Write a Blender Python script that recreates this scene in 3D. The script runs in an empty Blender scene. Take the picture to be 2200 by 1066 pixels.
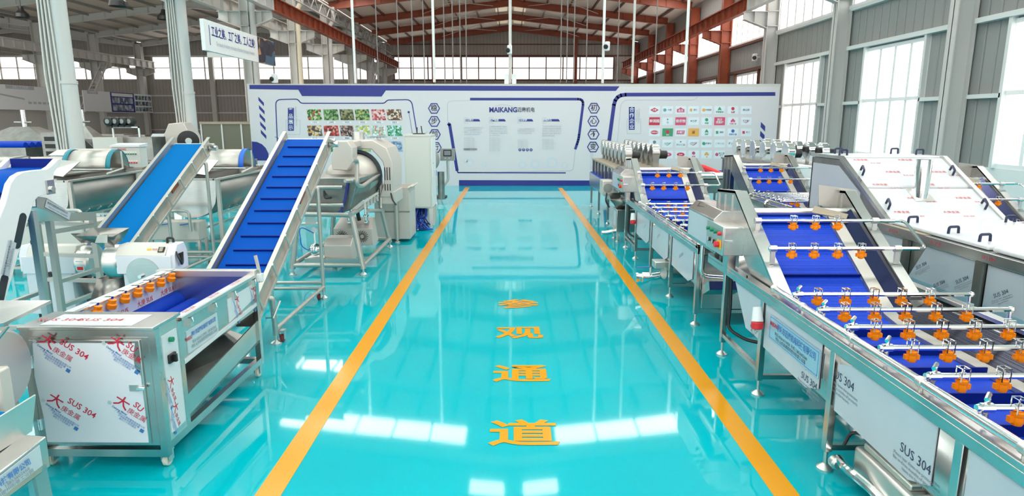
import bpy, bmesh, math, random
from mathutils import Vector, Matrix
random.seed(7)
SC = bpy.context.scene
COL = SC.collection
R = math.radians
# ------------------------------------------------------------------ camera
FPX, HCAM = 1382.0, 2.4
PITCH, YAW = R(11.2), R(0.12)
cam_d = bpy.data.cameras.new('camera'); cam_d.sensor_width = 36.0; cam_d.lens = FPX / 2200 * 36
cam_d.clip_start = 0.05; cam_d.clip_end = 300
cam = bpy.data.objects.new('camera', cam_d); COL.objects.link(cam)
cam.location = (0, 0, HCAM); cam.rotation_euler = (R(90) - PITCH, 0, -YAW)
SC.camera = cam
# ------------------------------------------------------------------ world, daylight
SC.view_settings.view_transform = 'Standard'; SC.view_settings.look = 'None'
SC.view_settings.exposure = -0.3; SC.view_settings.gamma = 1.0
SC.view_settings.use_curve_mapping = False
W = bpy.data.worlds.new('overcast'); SC.world = W; W.use_nodes = True
bg = W.node_tree.nodes['Background']
bg.inputs[0].default_value = (1.0, 0.97, 0.93, 1); bg.inputs[1].default_value = 2.4
EMIT_WINDOW, EMIT_SKY = 2.3, 10.5

# ------------------------------------------------------------------ helpers: measuring
_fw = Vector((math.sin(YAW)*math.cos(PITCH), math.cos(YAW)*math.cos(PITCH), -math.sin(PITCH)))
_rt = Vector((math.cos(YAW), -math.sin(YAW), 0)); _up = _rt.cross(_fw)
def _ray(x, y): return _fw + _rt*((x-1100)/FPX) + _up*((533-y)/FPX)
def on_y(x, y, Y):
    r = _ray(x, y); t = Y/r.y; return Vector((r.x*t, Y, HCAM + r.z*t))
def on_x(x, y, X):
    r = _ray(x, y); t = X/r.x; return Vector((X, r.y*t, HCAM + r.z*t))
def on_z(x, y, Z):
    r = _ray(x, y); t = (Z-HCAM)/r.z; return Vector((r.x*t, r.y*t, Z))

# ------------------------------------------------------------------ helpers: meshes
ORIGIN = {}
def org(o):
    while o is not None:
        if o.name in ORIGIN: return ORIGIN[o.name]
        o = o.parent
    return Vector((0, 0, 0))

def fillet(pts, r, n=5):
    P = [Vector(p) for p in pts]; out = [P[0]]
    for i in range(1, len(P)-1):
        a, b, c = P[i-1], P[i], P[i+1]
        u, v = (a-b), (c-b); k = min(r, u.length*.49, v.length*.49)
        p, q = b+u.normalized()*k, b+v.normalized()*k
        for j in range(n+1):
            t = j/n; out.append(p*(1-t)**2 + b*2*t*(1-t) + q*t*t)
    out.append(P[-1]); return out

class MB:
    def __init__(s): s.v = []; s.f = []
    def add(s, vs, fs):
        k = len(s.v); s.v += [Vector(x) for x in vs]; s.f += [[k+i for i in f] for f in fs]; return s
    def box(s, x0, x1, y0, y1, z0, z1):
        return s.add([(x0,y0,z0),(x1,y0,z0),(x1,y1,z0),(x0,y1,z0),(x0,y0,z1),(x1,y0,z1),(x1,y1,z1),(x0,y1,z1)],
              [(0,3,2,1),(4,5,6,7),(0,1,5,4),(1,2,6,5),(2,3,7,6),(3,0,4,7)])
    def hexa(s, b, t):            # four bottom, four top points
        return s.add(list(b)+list(t), [(0,3,2,1),(4,5,6,7),(0,1,5,4),(1,2,6,5),(2,3,7,6),(3,0,4,7)])
    def bar(s, p, q, w, h, up=(0,0,1)):
        p, q = Vector(p), Vector(q); d = (q-p).normalized(); a = d.cross(Vector(up))
        if a.length < 1e-4: a = d.cross(Vector((0,1,0)))
        a.normalize(); b = a.cross(d); a *= w/2; b *= h/2
        return s.hexa([p-a-b, p+a-b, q+a-b, q-a-b], [p-a+b, p+a+b, q+a+b, q-a+b])
    def tube(s, pts, r, n=10, fil=0, closed=False):
        P = fillet(pts, fil) if fil else [Vector(p) for p in pts]
        m = len(P); prev = None; k0 = len(s.v)
        for i, p in enumerate(P):
            if closed: d = (P[(i+1) % m]-P[i-1])
            else: d = (P[min(i+1, m-1)]-P[max(i-1, 0)])
            d.normalize()
            a = prev - d*prev.dot(d) if prev is not None else d.cross(Vector((0,0,1)) if abs(d.z) < .9 else Vector((0,1,0)))
            a.normalize(); prev = a; b = d.cross(a)
            rr = r[i] if isinstance(r, (list, tuple)) else r
            for j in range(n):
                t = 2*math.pi*j/n; s.v.append(p + a*(rr*math.cos(t)) + b*(rr*math.sin(t)))
        for i in range(m if closed else m-1):
            i2 = (i+1) % m
            for j in range(n):
                s.f.append([k0+i*n+j, k0+i*n+(j+1) % n, k0+i2*n+(j+1) % n, k0+i2*n+j])
        if not closed:
            s.f.append([k0+j for j in range(n)][::-1]); s.f.append([k0+(m-1)*n+j for j in range(n)])
        return s
    def cyl(s, p, q, r0, r1=None, n=16):
        return s.tube([p, q], [r0, r0 if r1 is None else r1], n)
    def lathe(s, prof, o, ax, n=24):     # prof (radius, distance along ax)
        o, ax = Vector(o), Vector(ax).normalized(); return s.tube([o+ax*h for r, h in prof], [max(r, 1e-4) for r, h in prof], n) if all(prof[i][1] != prof[i+1][1] for i in range(len(prof)-1)) else s._lathe(prof, o, ax, n)
    def _lathe(s, prof, o, ax, n):
        a = ax.cross(Vector((0,0,1)) if abs(ax.z) < .9 else Vector((0,1,0))).normalized(); b = ax.cross(a); k0 = len(s.v)
        for r, h in prof:
            for j in range(n):
                t = 2*math.pi*j/n; s.v.append(o + ax*h + a*(r*math.cos(t)) + b*(r*math.sin(t)))
        for i in range(len(prof)-1):
            for j in range(n): s.f.append([k0+i*n+j, k0+i*n+(j+1) % n, k0+(i+1)*n+(j+1) % n, k0+(i+1)*n+j])
        s.f.append([k0+j for j in range(n)][::-1]); s.f.append([k0+(len(prof)-1)*n+j for j in range(n)])
        return s
    def prism(s, poly, axis, a0, a1):    # polygon of two other coordinates, pushed along axis
        m = len(poly)
        def P(u, w, a): return {'x': (a,u,w), 'y': (u,a,w), 'z': (u,w,a)}[axis]
        return s.add([P(u,w,a0) for u,w in poly]+[P(u,w,a1) for u,w in poly],
              [list(range(m))[::-1], list(range(m,2*m))]+[[i,(i+1)%m,m+(i+1)%m,m+i] for i in range(m)])
    def loft(s, rings, caps=True, closed=True):
        n = len(rings[0]); k0 = len(s.v)
        for r_ in rings: s.v += [Vector(p) for p in r_]
        for i in range(len(rings)-1):
            for j in range(n if closed else n-1): s.f.append([k0+i*n+j, k0+i*n+(j+1) % n, k0+(i+1)*n+(j+1) % n, k0+(i+1)*n+j])
        if caps: s.f.append([k0+j for j in range(n)][::-1]); s.f.append([k0+(len(rings)-1)*n+j for j in range(n)])
        return s
    def slab(s, pts, t):                 # flat polygon with thickness t along its normal
        P = [Vector(p) for p in pts]; n = (P[1]-P[0]).cross(P[2]-P[0]).normalized()*t; m = len(P)
        return s.add(P+[p+n for p in P], [list(range(m))[::-1], list(range(m,2*m))]+[[i,(i+1)%m,m+(i+1)%m,m+i] for i in range(m)])
    def sphere(s, c, r, n=14):
        prof = [(r*math.sin(math.pi*i/(n//2)), -r*math.cos(math.pi*i/(n//2))) for i in range(n//2+1)]
        return s.lathe(prof, c, (0,0,1), n)
    def build(s, name, mat, parent=None, bevel=0, local=False, kind=None, solid=0):
        me = bpy.data.meshes.new(name); o_ = Vector((0,0,0)) if local else org(parent)
        me.from_pydata([tuple(v-o_) for v in s.v], [], s.f)
        b = bmesh.new(); b.from_mesh(me); bmesh.ops.recalc_face_normals(b, faces=b.faces); b.to_mesh(me); b.free()
        me.polygons.foreach_set('use_smooth', [True]*len(me.polygons)); me.set_sharp_from_angle(angle=R(32))
        me.materials.append(mat); o = bpy.data.objects.new(name, me); COL.objects.link(o)
        if parent is not None: o.parent = parent
        if solid:
            m = o.modifiers.new('thickness', 'SOLIDIFY'); m.thickness = solid; m.offset = 0
        if bevel:
            m = o.modifiers.new('edge', 'BEVEL'); m.width = bevel; m.segments = 2; m.limit_method = 'ANGLE'; m.angle_limit = R(40)
        if kind: o['kind'] = kind
        return o

def thing(name, label, cat, loc=(0,0,0), group=None, kind=None):
    o = bpy.data.objects.new(name, None); o.empty_display_size = .1; COL.objects.link(o)
    o.location = loc; ORIGIN[o.name] = Vector(loc); tag(o, label, cat, group, kind); return o
def tag(o, label, cat=None, group=None, kind=None):
    o['label'] = label
    if cat: o['category'] = cat
    if group: o['group'] = group
    if kind: o['kind'] = kind
    return o
def copy_tree(o, parent=None):
    c = o.copy(); COL.objects.link(c)
    if o.name in ORIGIN: ORIGIN[c.name] = ORIGIN[o.name]
    if parent is not None: c.parent = parent
    for ch in list(o.children): copy_tree(ch, c)
    return c
def text(s, size, mat, parent, at, right=(1,0,0), up=(0,0,1), name='lettering', ax='CENTER', bold=0.0, sx=1.0, sy=1.0, sp=1.0, line=1.0, local=False):
    cu = bpy.data.curves.new(name, 'FONT'); cu.body = s; cu.size = size; cu.align_x = ax; cu.align_y = 'CENTER'
    cu.offset = bold*size; cu.space_character = sp; cu.space_line = line; cu.resolution_u = 2; cu.fill_mode = 'FRONT'
    cu.materials.append(mat); o = bpy.data.objects.new(name, cu); COL.objects.link(o)
    r = Vector(right).normalized(); u = Vector(up); u = (u - r*u.dot(r)).normalized(); n = r.cross(u)
    m = Matrix((r*sx, u*sy, n)).transposed().to_4x4(); m.translation = Vector(at) - (Vector((0,0,0)) if local else org(parent))
    if parent is not None: o.parent = parent
    o.matrix_basis = m; return o

# ------------------------------------------------------------------ materials
def _new(name):
    m = bpy.data.materials.new(name); m.use_nodes = True; t = m.node_tree; return m, t, t.nodes['Principled BSDF']
def mat(name, c, rough=.5, metal=0.0, spec=.5, coat=0, bump=None, var=None, aniso=0):
    m, t, b = _new(name); b.inputs['Base Color'].default_value = (*c, 1); b.inputs['Roughness'].default_value = rough
    b.inputs['Metallic'].default_value = metal; b.inputs['Specular IOR Level'].default_value = spec; b.inputs['Coat Weight'].default_value = coat
    N, L = t.nodes, t.links
    if bump or var:
        tc = N.new('ShaderNodeTexCoord'); mp = N.new('ShaderNodeMapping'); L.new(tc.outputs['Object'], mp.inputs[0])
    if bump:                             # (scale xyz, strength, distance)
        nz = N.new('ShaderNodeTexNoise'); mp.inputs['Scale'].default_value = bump[0]; L.new(mp.outputs[0], nz.inputs['Vector']); nz.inputs['Scale'].default_value = 1
        bp = N.new('ShaderNodeBump'); bp.inputs['Strength'].default_value = bump[1]; bp.inputs['Distance'].default_value = bump[2]
        L.new(nz.outputs[0], bp.inputs['Height']); L.new(bp.outputs[0], b.inputs['Normal'])
    if var:                              # (second colour, scale, lo, hi)
        n2 = N.new('ShaderNodeTexNoise'); n2.inputs['Scale'].default_value = var[1]; n2.inputs['Detail'].default_value = 4; L.new(tc.outputs['Object'], n2.inputs['Vector'])
        cr = N.new('ShaderNodeMapRange'); cr.inputs[1].default_value = var[2]; cr.inputs[2].default_value = var[3]; L.new(n2.outputs[0], cr.inputs[0])
        mx = N.new('ShaderNodeMix'); mx.data_type = 'RGBA'; mx.inputs[6].default_value = (*c, 1); mx.inputs[7].default_value = (*var[0], 1)
        L.new(cr.outputs[0], mx.inputs[0]); L.new(mx.outputs[2], b.inputs['Base Color'])
    return m
def emit(name, c, s):
    m, t, b = _new(name); b.inputs['Base Color'].default_value = (.8,.8,.8,1); b.inputs['Emission Color'].default_value = (*c, 1); b.inputs['Emission Strength'].default_value = s
    b.inputs['Roughness'].default_value = .3; return m
def corrug(name, c, c2, axis, period, rough=.5):
    m, t, b = _new(name); N, L = t.nodes, t.links
    b.inputs['Roughness'].default_value = rough
    tc = N.new('ShaderNodeTexCoord'); sp = N.new('ShaderNodeSeparateXYZ'); L.new(tc.outputs['Object'], sp.inputs[0])
    dv = N.new('ShaderNodeMath'); dv.operation = 'DIVIDE'; dv.inputs[1].default_value = period; L.new(sp.outputs[axis], dv.inputs[0])
    fr = N.new('ShaderNodeMath'); fr.operation = 'FRACT'; L.new(dv.outputs[0], fr.inputs[0])
    pp = N.new('ShaderNodeMath'); pp.operation = 'PINGPONG'; pp.inputs[1].default_value = .5; L.new(fr.outputs[0], pp.inputs[0])
    mr = N.new('ShaderNodeMapRange'); mr.inputs[1].default_value = .03; mr.inputs[2].default_value = .1; L.new(pp.outputs[0], mr.inputs[0])
    bp = N.new('ShaderNodeBump'); bp.inputs['Strength'].default_value = .9; bp.inputs['Distance'].default_value = .03; L.new(mr.outputs[0], bp.inputs['Height']); L.new(bp.outputs[0], b.inputs['Normal'])
    nz = N.new('ShaderNodeTexNoise'); nz.inputs['Scale'].default_value = .7; L.new(tc.outputs['Object'], nz.inputs['Vector'])
    mx = N.new('ShaderNodeMix'); mx.data_type = 'RGBA'; mx.inputs[6].default_value = (*c, 1); mx.inputs[7].default_value = (*c2, 1); L.new(nz.outputs[0], mx.inputs[0]); L.new(mx.outputs[2], b.inputs['Base Color'])
    return m
def dots(name, base, c2, scale, rough, metal):       # perforated sheet or woven belt
    m, t, b = _new(name); N, L = t.nodes, t.links
    tc = N.new('ShaderNodeTexCoord'); vo = N.new('ShaderNodeTexVoronoi'); vo.inputs['Randomness'].default_value = 0; vo.inputs['Scale'].default_value = scale; L.new(tc.outputs['Object'], vo.inputs['Vector'])
    mr = N.new('ShaderNodeMapRange'); mr.inputs[1].default_value = .25; mr.inputs[2].default_value = .4; L.new(vo.outputs['Distance'], mr.inputs[0])
    mx = N.new('ShaderNodeMix'); mx.data_type = 'RGBA'; mx.inputs[6].default_value = (*c2, 1); mx.inputs[7].default_value = (*base, 1); L.new(mr.outputs[0], mx.inputs[0]); L.new(mx.outputs[2], b.inputs['Base Color'])
    bp = N.new('ShaderNodeBump'); bp.inputs['Strength'].default_value = .5; bp.inputs['Distance'].default_value = .004; L.new(mr.outputs[0], bp.inputs['Height']); L.new(bp.outputs[0], b.inputs['Normal'])
    b.inputs['Roughness'].default_value = rough; b.inputs['Metallic'].default_value = metal; b.inputs['Specular IOR Level'].default_value = .2 if metal == 0 else .5; return m
def photo(name, cols, scale, seed=0.0, rough=.5):    # a printed picture: blotches of its colours
    m, t, b = _new(name); N, L = t.nodes, t.links
    tc = N.new('ShaderNodeTexCoord'); mp = N.new('ShaderNodeMapping'); mp.inputs['Location'].default_value = (seed, seed*1.7, seed*.6); L.new(tc.outputs['Object'], mp.inputs[0])
    vo = N.new('ShaderNodeTexVoronoi'); vo.inputs['Scale'].default_value = scale; L.new(mp.outputs[0], vo.inputs['Vector'])
    bw = N.new('ShaderNodeSeparateColor'); L.new(vo.outputs['Color'], bw.inputs[0])
    cr = N.new('ShaderNodeValToRGB'); cr.color_ramp.interpolation = 'CONSTANT'; e = cr.color_ramp.elements
    for i, c in enumerate(cols):
        p = i/len(cols)
        if i < 2: e[i].position = p; e[i].color = (*c, 1)
        else: e.new(p).color = (*c, 1)
    L.new(bw.outputs[0], cr.inputs[0]); L.new(cr.outputs[0], b.inputs['Base Color']); b.inputs['Roughness'].default_value = rough; return m

M = {}
M['floor'] = mat('turquoise_epoxy', (.0,.41,.49), .045, 0, .45, .0, bump=((1.3,1.3,1.3), .03, .02), var=((.0,.46,.54), .5, .3, .7))
M['yellow'] = mat('yellow_line_paint', (.74,.31,.0), .2, 0, .3)
M['steel'] = mat('brushed_steel', (.60,.59,.57), .24, 1, bump=((6,60,60), .05, .003), var=((.48,.48,.47), 3, .35, .7))
M['steelw'] = mat('satin_steel', (.72,.70,.67), .38, 1)
M['steeld'] = mat('dull_steel', (.36,.35,.33), .34, 1, var=((.26,.25,.23), 4, .35, .7))
M['chrome'] = mat('polished_steel', (.82,.82,.82), .1, 1)
M['blast'] = mat('bead_blasted_steel', (.55,.52,.48), .42, .85)
M['hood'] = mat('grey_beige_steel', (.66,.60,.55), .42, .3)
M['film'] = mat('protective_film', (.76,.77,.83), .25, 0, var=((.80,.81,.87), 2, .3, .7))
M['films'] = mat('darkened_side_film', (.47,.50,.56), .28, 0, var=((.52,.55,.61), 2, .3, .7))  # darkened copy of protective film; dimmer light on side faces put into colour
M['pipew'] = mat('white_pipe_paint', (.54,.54,.53), .45)
M['filmw'] = mat('white_protective_film', (.68,.70,.73), .3, .05)
M['blue'] = dots('blue_modular_belt', (.008,.060,.60), (.005,.028,.34), 60, .5, 0)
M['bluef'] = mat('blue_belt', (.002,.075,.42), .65, 0, .05)
M['blued'] = mat('dark_blue_flight', (.002,.016,.20), .5, 0, .15)
M['bluel'] = mat('light_blue_belt', (.0,.145,.43), .75, 0, .05, bump=((140,140,140), .25, .002))
M['brushb'] = mat('blue_brush_roller', (.002,.042,.42), .6, 0, .15, bump=((160,160,160), .5, .004))
M['perf'] = dots('perforated_dark_sheet', (.035,.037,.06), (.006,.006,.02), 70, .22, .75)
M['mirror'] = mat('guard_belt_reflection', (.045,.05,.13), .18, .7)  # steel guard; reflection of the blue belt is put into its colour
M['orange'] = mat('orange_plastic', (1.0,.27,.0), .4, 0, .3)
M['white'] = mat('white_paint', (.82,.83,.83), .4)
M['colw'] = mat('white_column_paint', (.54,.53,.515), .45)
M['colg'] = mat('grey_column_paint', (.60,.59,.56), .45)
M['red'] = mat('red_oxide_paint', (.31,.066,.026), .5, var=((.25,.048,.019), 2.5, .35, .65))
M['redd'] = mat('brown_purlin_paint', (.12,.045,.03), .5)
M['roof'] = mat('beige_roof_sheet', (.86,.79,.71), .6)
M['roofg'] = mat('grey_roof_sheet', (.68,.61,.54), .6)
M['wallb'] = corrug('grey_back_cladding', (.34,.315,.285), (.41,.38,.35), 0, .3)
M['wallr'] = corrug('grey_side_cladding', (.26,.27,.265), (.30,.31,.30), 1, .42)
M['girt'] = mat('pale_girt_paint', (.66,.68,.67), .45)
M['plinth'] = mat('white_plaster', (.72,.74,.74), .7)
M['part'] = mat('pale_partition', (.46,.46,.43), .6)
M['win'] = emit('daylit_window', (1,.985,.96), EMIT_WINDOW)
M['sky'] = emit('skylight_or_fill_glow', (1,.97,.92), EMIT_SKY)  # also glows on the roof strips added as fill
M['winb'] = emit('daylit_strip_window', (1,.97,.92), 2.4)
M['winc'] = emit('daylit_clerestory', (1,.97,.92), 3.4)
M['concrete'] = mat('grey_bounce_concrete', (.50,.46,.42), .6)
M['rod'] = mat('rod_grey_paint', (.20,.19,.18), .5)
M['ridge'] = emit('daylit_ridge_panel', (1,.78,.42), .4)
M['frame'] = mat('window_frame_grey', (.62,.61,.58), .5)
M['black'] = mat('black_plastic', (.012,.012,.013), .4)
M['navy'] = mat('navy_handle', (.012,.02,.07), .35)
M['grey'] = mat('mid_grey_paint', (.30,.30,.29), .5)
M['lgrey'] = mat('light_grey_paint', (.62,.61,.58), .45)
M['cab'] = mat('cabinet_cream_paint', (.66,.65,.60), .45)
M['print'] = mat('wall_print_white', (.70,.66,.69), .35)
M['pblue'] = mat('wall_print_blue', (.018,.030,.24), .4)
M['pdark'] = mat('wall_print_ink', (.03,.035,.09), .5)
M['pgrey'] = mat('wall_print_grey', (.45,.50,.56), .5)
M['pwhite'] = mat('wall_print_paper', (.80,.83,.87), .4)
M['ired'] = mat('red_ink', (.62,.02,.06), .5)
M['iblue'] = mat('blue_ink', (.06,.20,.52), .5)
M['igrey'] = mat('grey_ink', (.22,.24,.28), .5)
M['green'] = mat('green_button', (.0,.22,.10), .35)
M['rbut'] = mat('red_button', (.70,.02,.03), .35)
M['ybut'] = mat('yellow_plate', (.85,.50,.01), .4)
M['teal'] = mat('teal_band', (.01,.24,.32), .4)
M['bband'] = mat('blue_band', (.01,.14,.70), .4)
M['pipey'] = mat('cream_pipe', (.72,.66,.50), .5)
M['rubber'] = mat('red_wheel_rubber', (.16,.02,.025), .5)
M['wheel'] = mat('cream_wheel', (.70,.66,.56), .5)
M['screen'] = mat('dark_screen', (.03,.04,.05), .15)
M['plate'] = mat('company_plate', (.36,.55,.66), .3, .3)
M['platew'] = mat('pale_company_plate', (.62,.66,.70), .35, .3)
M['cable'] = mat('blue_cable', (.006,.02,.20), .4)
M['boothg'] = mat('green_film_sheet', (.16,.165,.12), .3)
M['tan'] = mat('tan_edge', (.38,.32,.24), .5)
# ================================================================== the setting
YK = [10.35, 16.4, 22.4, 28.4, 34.35, 40.3, 46.4, 52.4, 58.7]
YB = 59.5
fl = MB().box(-54, 12, -7, 25.0, -.12, 0).build('floor', M['floor']); tag(fl, 'glossy turquoise epoxy floor of the hall', None, None, 'structure')
fc = MB().box(-54, 12, 25.0, YB+.3, -.12, 0).build('floor', M['concrete']); tag(fc, 'unseen concrete floor behind the display wall', None, None, 'structure')  # unseen; grey made up so it bounces neutral light onto the roof
for x in (-1.585, 1.80):
    o = MB().box(x-.085, x+.085, -3, 23.6 if x < 0 else 23.4, 0, .003).build('aisle_line', M['yellow'], fl)
for ch, y in zip('参观通道', (8.24, 7.06, 5.84, 4.63)):
    text(ch, .56, M['yellow'], fl, (.10, y, .004), (1,0,0), (0,1,0), 'painted_character', bold=.022, sy=.80)

# back wall with its strip windows
def gable(x): # roof underside height
    if x > -11: return 10.35 - abs(x)*.115
    if x > -32.6: return 10.2 - abs(x+21.8)*.115
    return 10.2 - abs(x+43.4)*.115
wb = MB(); wb.box(-54, 11.5, YB, YB+.2, 0, 5.98)
strips = [(-53.0, -33.4), (-31.9, -11.9), (-10.4, 9.2)]
xs = [-54] + [v for s_ in strips for v in s_] + [11.5]
for a, b in zip(xs[0::2], xs[1::2]): wb.box(a, b, YB, YB+.2, 5.98, 8.0)
for a, b, c in ((-54,-43.4,-32.6), (-32.6,-21.8,-11), (-11,0,11.5)):
    wb.prism([(a,8.0),(c,8.0),(c,gable(c)+.2),(b,gable(b)+.2),(a,gable(a+.001)+.2)], 'y', YB, YB+.2)
wb = wb.build('wall_back', M['wallb']); wb['kind'] = 'structure'
def window(n, fm, gm, frame=None, glass='win'):
    o = fm.build('window_%d' % n, frame or M['frame']); o['kind'] = 'structure'
    gm.build('pane', M[glass], o); return o
wn = 1
for a, b in strips:
    f = MB(); n = round((b-a)/1.55)
    for i in range(n+1):
        x = a+(b-a)*i/n; f.box(x-.05, x+.05, YB-.06, YB+.06, 5.98, 8.0)
    for z in (5.98, 6.98, 7.94): f.box(a, b, YB-.055, YB+.055, z, z+.07)
    window(wn, f, MB().box(a, b, YB+.07, YB+.09, 5.98, 8.0), M['redd'] if a > -11 else M['frame'], 'winb'); wn += 1
# girts and posts on the back wall
tn = 1
def trim(mb, m, bevel=0):
    global tn
    o = mb.build('trim_%d' % tn, m, bevel=bevel); o['kind'] = 'structure'; tn += 1; return o
t = MB()
for z in (1.55, 3.05, 4.55): t.box(-54, -9.5, YB-.12, YB, z, z+.1)
t.box(-54, -10.4, YB-.1, YB, 8.0, 8.1); trim(t, M['girt'])
t = MB()
for z in (5.9, 8.02): t.box(-10.6, 11.2, YB-.12, YB, z, z+.1)
for z in (9.0,): t.box(-10.6, 11.2, YB-.12, YB, z, z+.08)
trim(t, M['redd'])
for x in (-26.6, -16.4): trim(MB().box(x-.2, x+.2, YB-.4, YB-.1, 0, 9.3), M['colg'])
for x in (-6.9, 5.8): trim(MB().box(x-.12, x+.12, YB-.3, YB-.1, 0, 9.6), M['red'])

# right wall with low windows and clerestory
XR = 11.3
wr = MB(); g = MB()
wr.box(XR, XR+.2, -7, YB, 7.95, 9.3)
bays = [4.4]+YK
opens = [(c+1.65, c+4.7) for c in bays if c < 40]
ys = [-7]
for a, b in opens: ys += [a, b]
ys.append(YB)
for a, b in zip(ys[0::2], ys[1::2]): wr.box(XR, XR+.2, a, b, 1.32, 4.62)
wr.box(XR, XR+.2, -7, YB, 4.62, 6.0)
wr = wr.build('wall_right', M['wallr']); wr['kind'] = 'structure'
pl = MB().box(XR-.06, XR+.2, -7, YB, 0, 1.32).build('baseboard_right', M['plinth']); pl['kind'] = 'structure'
for a, b in opens:
    f = MB(); y0, y1 = a, b
    for i in range(5):
        y = y0+(y1-y0)*i/4; f.box(XR-.03, XR+.06, y-.055, y+.055, 1.32, 4.62)
    for z in (1.32, 2.97, 4.53): f.box(XR-.05, XR+.06, y0, y1, z, z+.1)
    window(wn, f, MB().box(XR+.1, XR+.12, y0, y1, 1.32, 4.62), M['white']); wn += 1
f = MB()
y = -7
while y < YB: f.box(XR-.02, XR+.06, y-.05, y+.05, 6.0, 7.95); y += .75
f.box(XR-.1, XR+.06, -7, YB, 6.0, 6.12); f.box(XR-.04, XR+.06, -7, YB, 7.85, 7.95)
window(wn, f, MB().box(XR+.1, XR+.12, -7, YB, 6.0, 7.95), M['white'], 'winc'); wn += 1
for k in range(len(bays)-1):
    a, b = bays[k]+.25, bays[k+1]-.25; t = MB(); m = M['girt'] if a < 28 else M['redd']
    t.box(XR-.18, XR, a, b, 4.68, 4.8); t.box(XR-.16, XR, a, b, 5.92, 6.02)
    if k < 6:
        t.box(XR-.14, XR, a, opens[k][0] if k < len(opens) else b, 2.92, 3.02)
        if k < len(opens):
            t.box(XR-.14, XR, opens[k][1], b, 2.92, 3.02)
            for yy in opens[k]: t.box(XR-.14, XR, yy-.05, yy+.05, 1.32, 4.68)
    trim(t, m)

# roofs: sheets, purlins, rafters
def roof(name, x0, xm, x1, m):
    mb = MB()
    for a, b in ((x0, xm), (xm, x1)):
        za, zb = gable(a+(.001 if a == x0 else 0)), gable(b-(.001 if b == x1 else 0))
        if a == xm: za = gable(xm)
        if b == xm: zb = gable(xm)
        mb.hexa([(a,-7,za+.25),(b,-7,zb+.25),(b,YB+.2,zb+.25),(a,YB+.2,za+.25)], [(a,-7,za+.35),(b,-7,zb+.35),(b,YB+.2,zb+.35),(a,YB+.2,za+.35)])
    o = mb.build(name, m); o['kind'] = 'structure'; return o
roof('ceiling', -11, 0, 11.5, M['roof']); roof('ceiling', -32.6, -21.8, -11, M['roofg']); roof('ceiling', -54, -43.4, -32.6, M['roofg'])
def rafter(xa, xm, xb, y, m):
    mb = MB()
    for a, b in ((xa, xm), (xb, xm)):
        sg = 1 if b > a else -1; za, zb = gable(a+.02*sg)-.02, gable(b)-.02
        for dz, w, h in ((0, .2, .03), (-.42, .22, .04)):
            mb.bar((a, y, za+dz+.2), (b, y, zb+dz+.2), w, h)
        mb.bar((a, y, za-.01), (b, y, zb-.01), .02, .42)
        for i in range(1, 7):
            p = Vector((a, y, za)).lerp(Vector((b, y, zb)), i/7); mb.box(p.x-.01, p.x+.01, y-.08, y+.08, p.z-.22, p.z+.2)
    return trim(mb, m)
for y in YK[1:]: rafter(-10.8, 0, 10.8, y, M['red'] if y > 30 else M['colg'])
for y in YK[3:]: rafter(-32.3, -21.8, -11.3, y, M['colg']); rafter(-54, -43.4, -32.9, y, M['colg'])
def purlins(xa, xm, xb, m, ya, step=1.55):
    mb = MB(); x = step*.6
    while x < (xb-xm)-.2:
        for sx in (-1, 1):
            xx = xm+sx*x
            if xa < xx < xb: mb.box(xx-.035, xx+.035, ya, YB, gable(xx)+.08, gable(xx)+.25)
        x += step
    return trim(mb, m)
purlins(-11, 0, 11, M['redd'], 26); purlins(-32.6, -21.8, -11, M['grey'], 20); purlins(-54, -43.4, -32.6, M['grey'], 30)
t = MB()                                  # fly braces, tie rods and ridge opening
for y in YK[4:]:
    for i in range(1, 7):
        for s_ in (-1, 1):
            x = s_*i*1.55-.62*s_
            t.bar((x, y, gable(x)-.2), (x, y+.45, gable(x)+.12), .035, .035)
trim(t, M['redd'])
t = MB()
for k in (5, 6, 7):
    for s_ in (-1, 1): t.cyl((s_*1.2, YK[k], 10.1), (s_*6, YK[k+1], 9.6), .02, n=6); t.cyl((s_*6, YK[k], 9.6), (s_*1.2, YK[k+1], 10.1), .02, n=6)
trim(t, M['lgrey'])
rm = MB()
for y0 in (40.9, 47, 53): 
    for s_ in (-1, 1): rm.hexa([(s_*.25,y0,10.42),(s_*1.1,y0,10.33),(s_*1.1,y0+3.4,10.33),(s_*.25,y0+3.4,10.42)], [(s_*.25,y0,10.55),(s_*1.1,y0,10.46),(s_*1.1,y0+3.4,10.46),(s_*.25,y0+3.4,10.55)])
o = rm.build('window_ridge', M['ridge']); o['kind'] = 'structure'
# skylight strips: rows known by reflection, and others added as fill light
def skylight_or_fill(x0, x1, y0, y1):
    n = max(1, round(abs(x1-x0)/1.6)); mb = MB()
    for i in range(n):
        a = x0+(x1-x0)*i/n+.06; b = x0+(x1-x0)*(i+1)/n-.06
        mb.hexa([(a,y0,gable(a)+.2),(b,y0,gable(b)+.2),(b,y1,gable(b)+.2),(a,y1,gable(a)+.2)], [(a,y0,gable(a)+.24),(b,y0,gable(b)+.24),(b,y1,gable(b)+.24),(a,y1,gable(a)+.24)])
    global wn
    o = mb.build('window_%d' % wn, M['sky']); o['kind'] = 'structure'; wn += 1
    return o
for y in (-.6, 5.4, 11.4, 17.4, 23.9):  # farthest row shows in the floor; nearer rows added for illumination
    skylight_or_fill(-9.3, -1.8, y, y+1.35); skylight_or_fill(1.8, 8.6, y, y+1.35)
for y in (29.2, 35.2):  # eave strips added out of view to brighten the far roof
    for s_ in (-1, 1): skylight_or_fill(s_*8.4, s_*10.4, y, y+4.2)
for y in (2.6, 14.4, 20.5): skylight_or_fill(-1.5, -.2, y, y+.8); skylight_or_fill(.4, 1.7, y, y+.8)  # farthest pair shows in the floor; nearer pairs added, unseen
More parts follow.
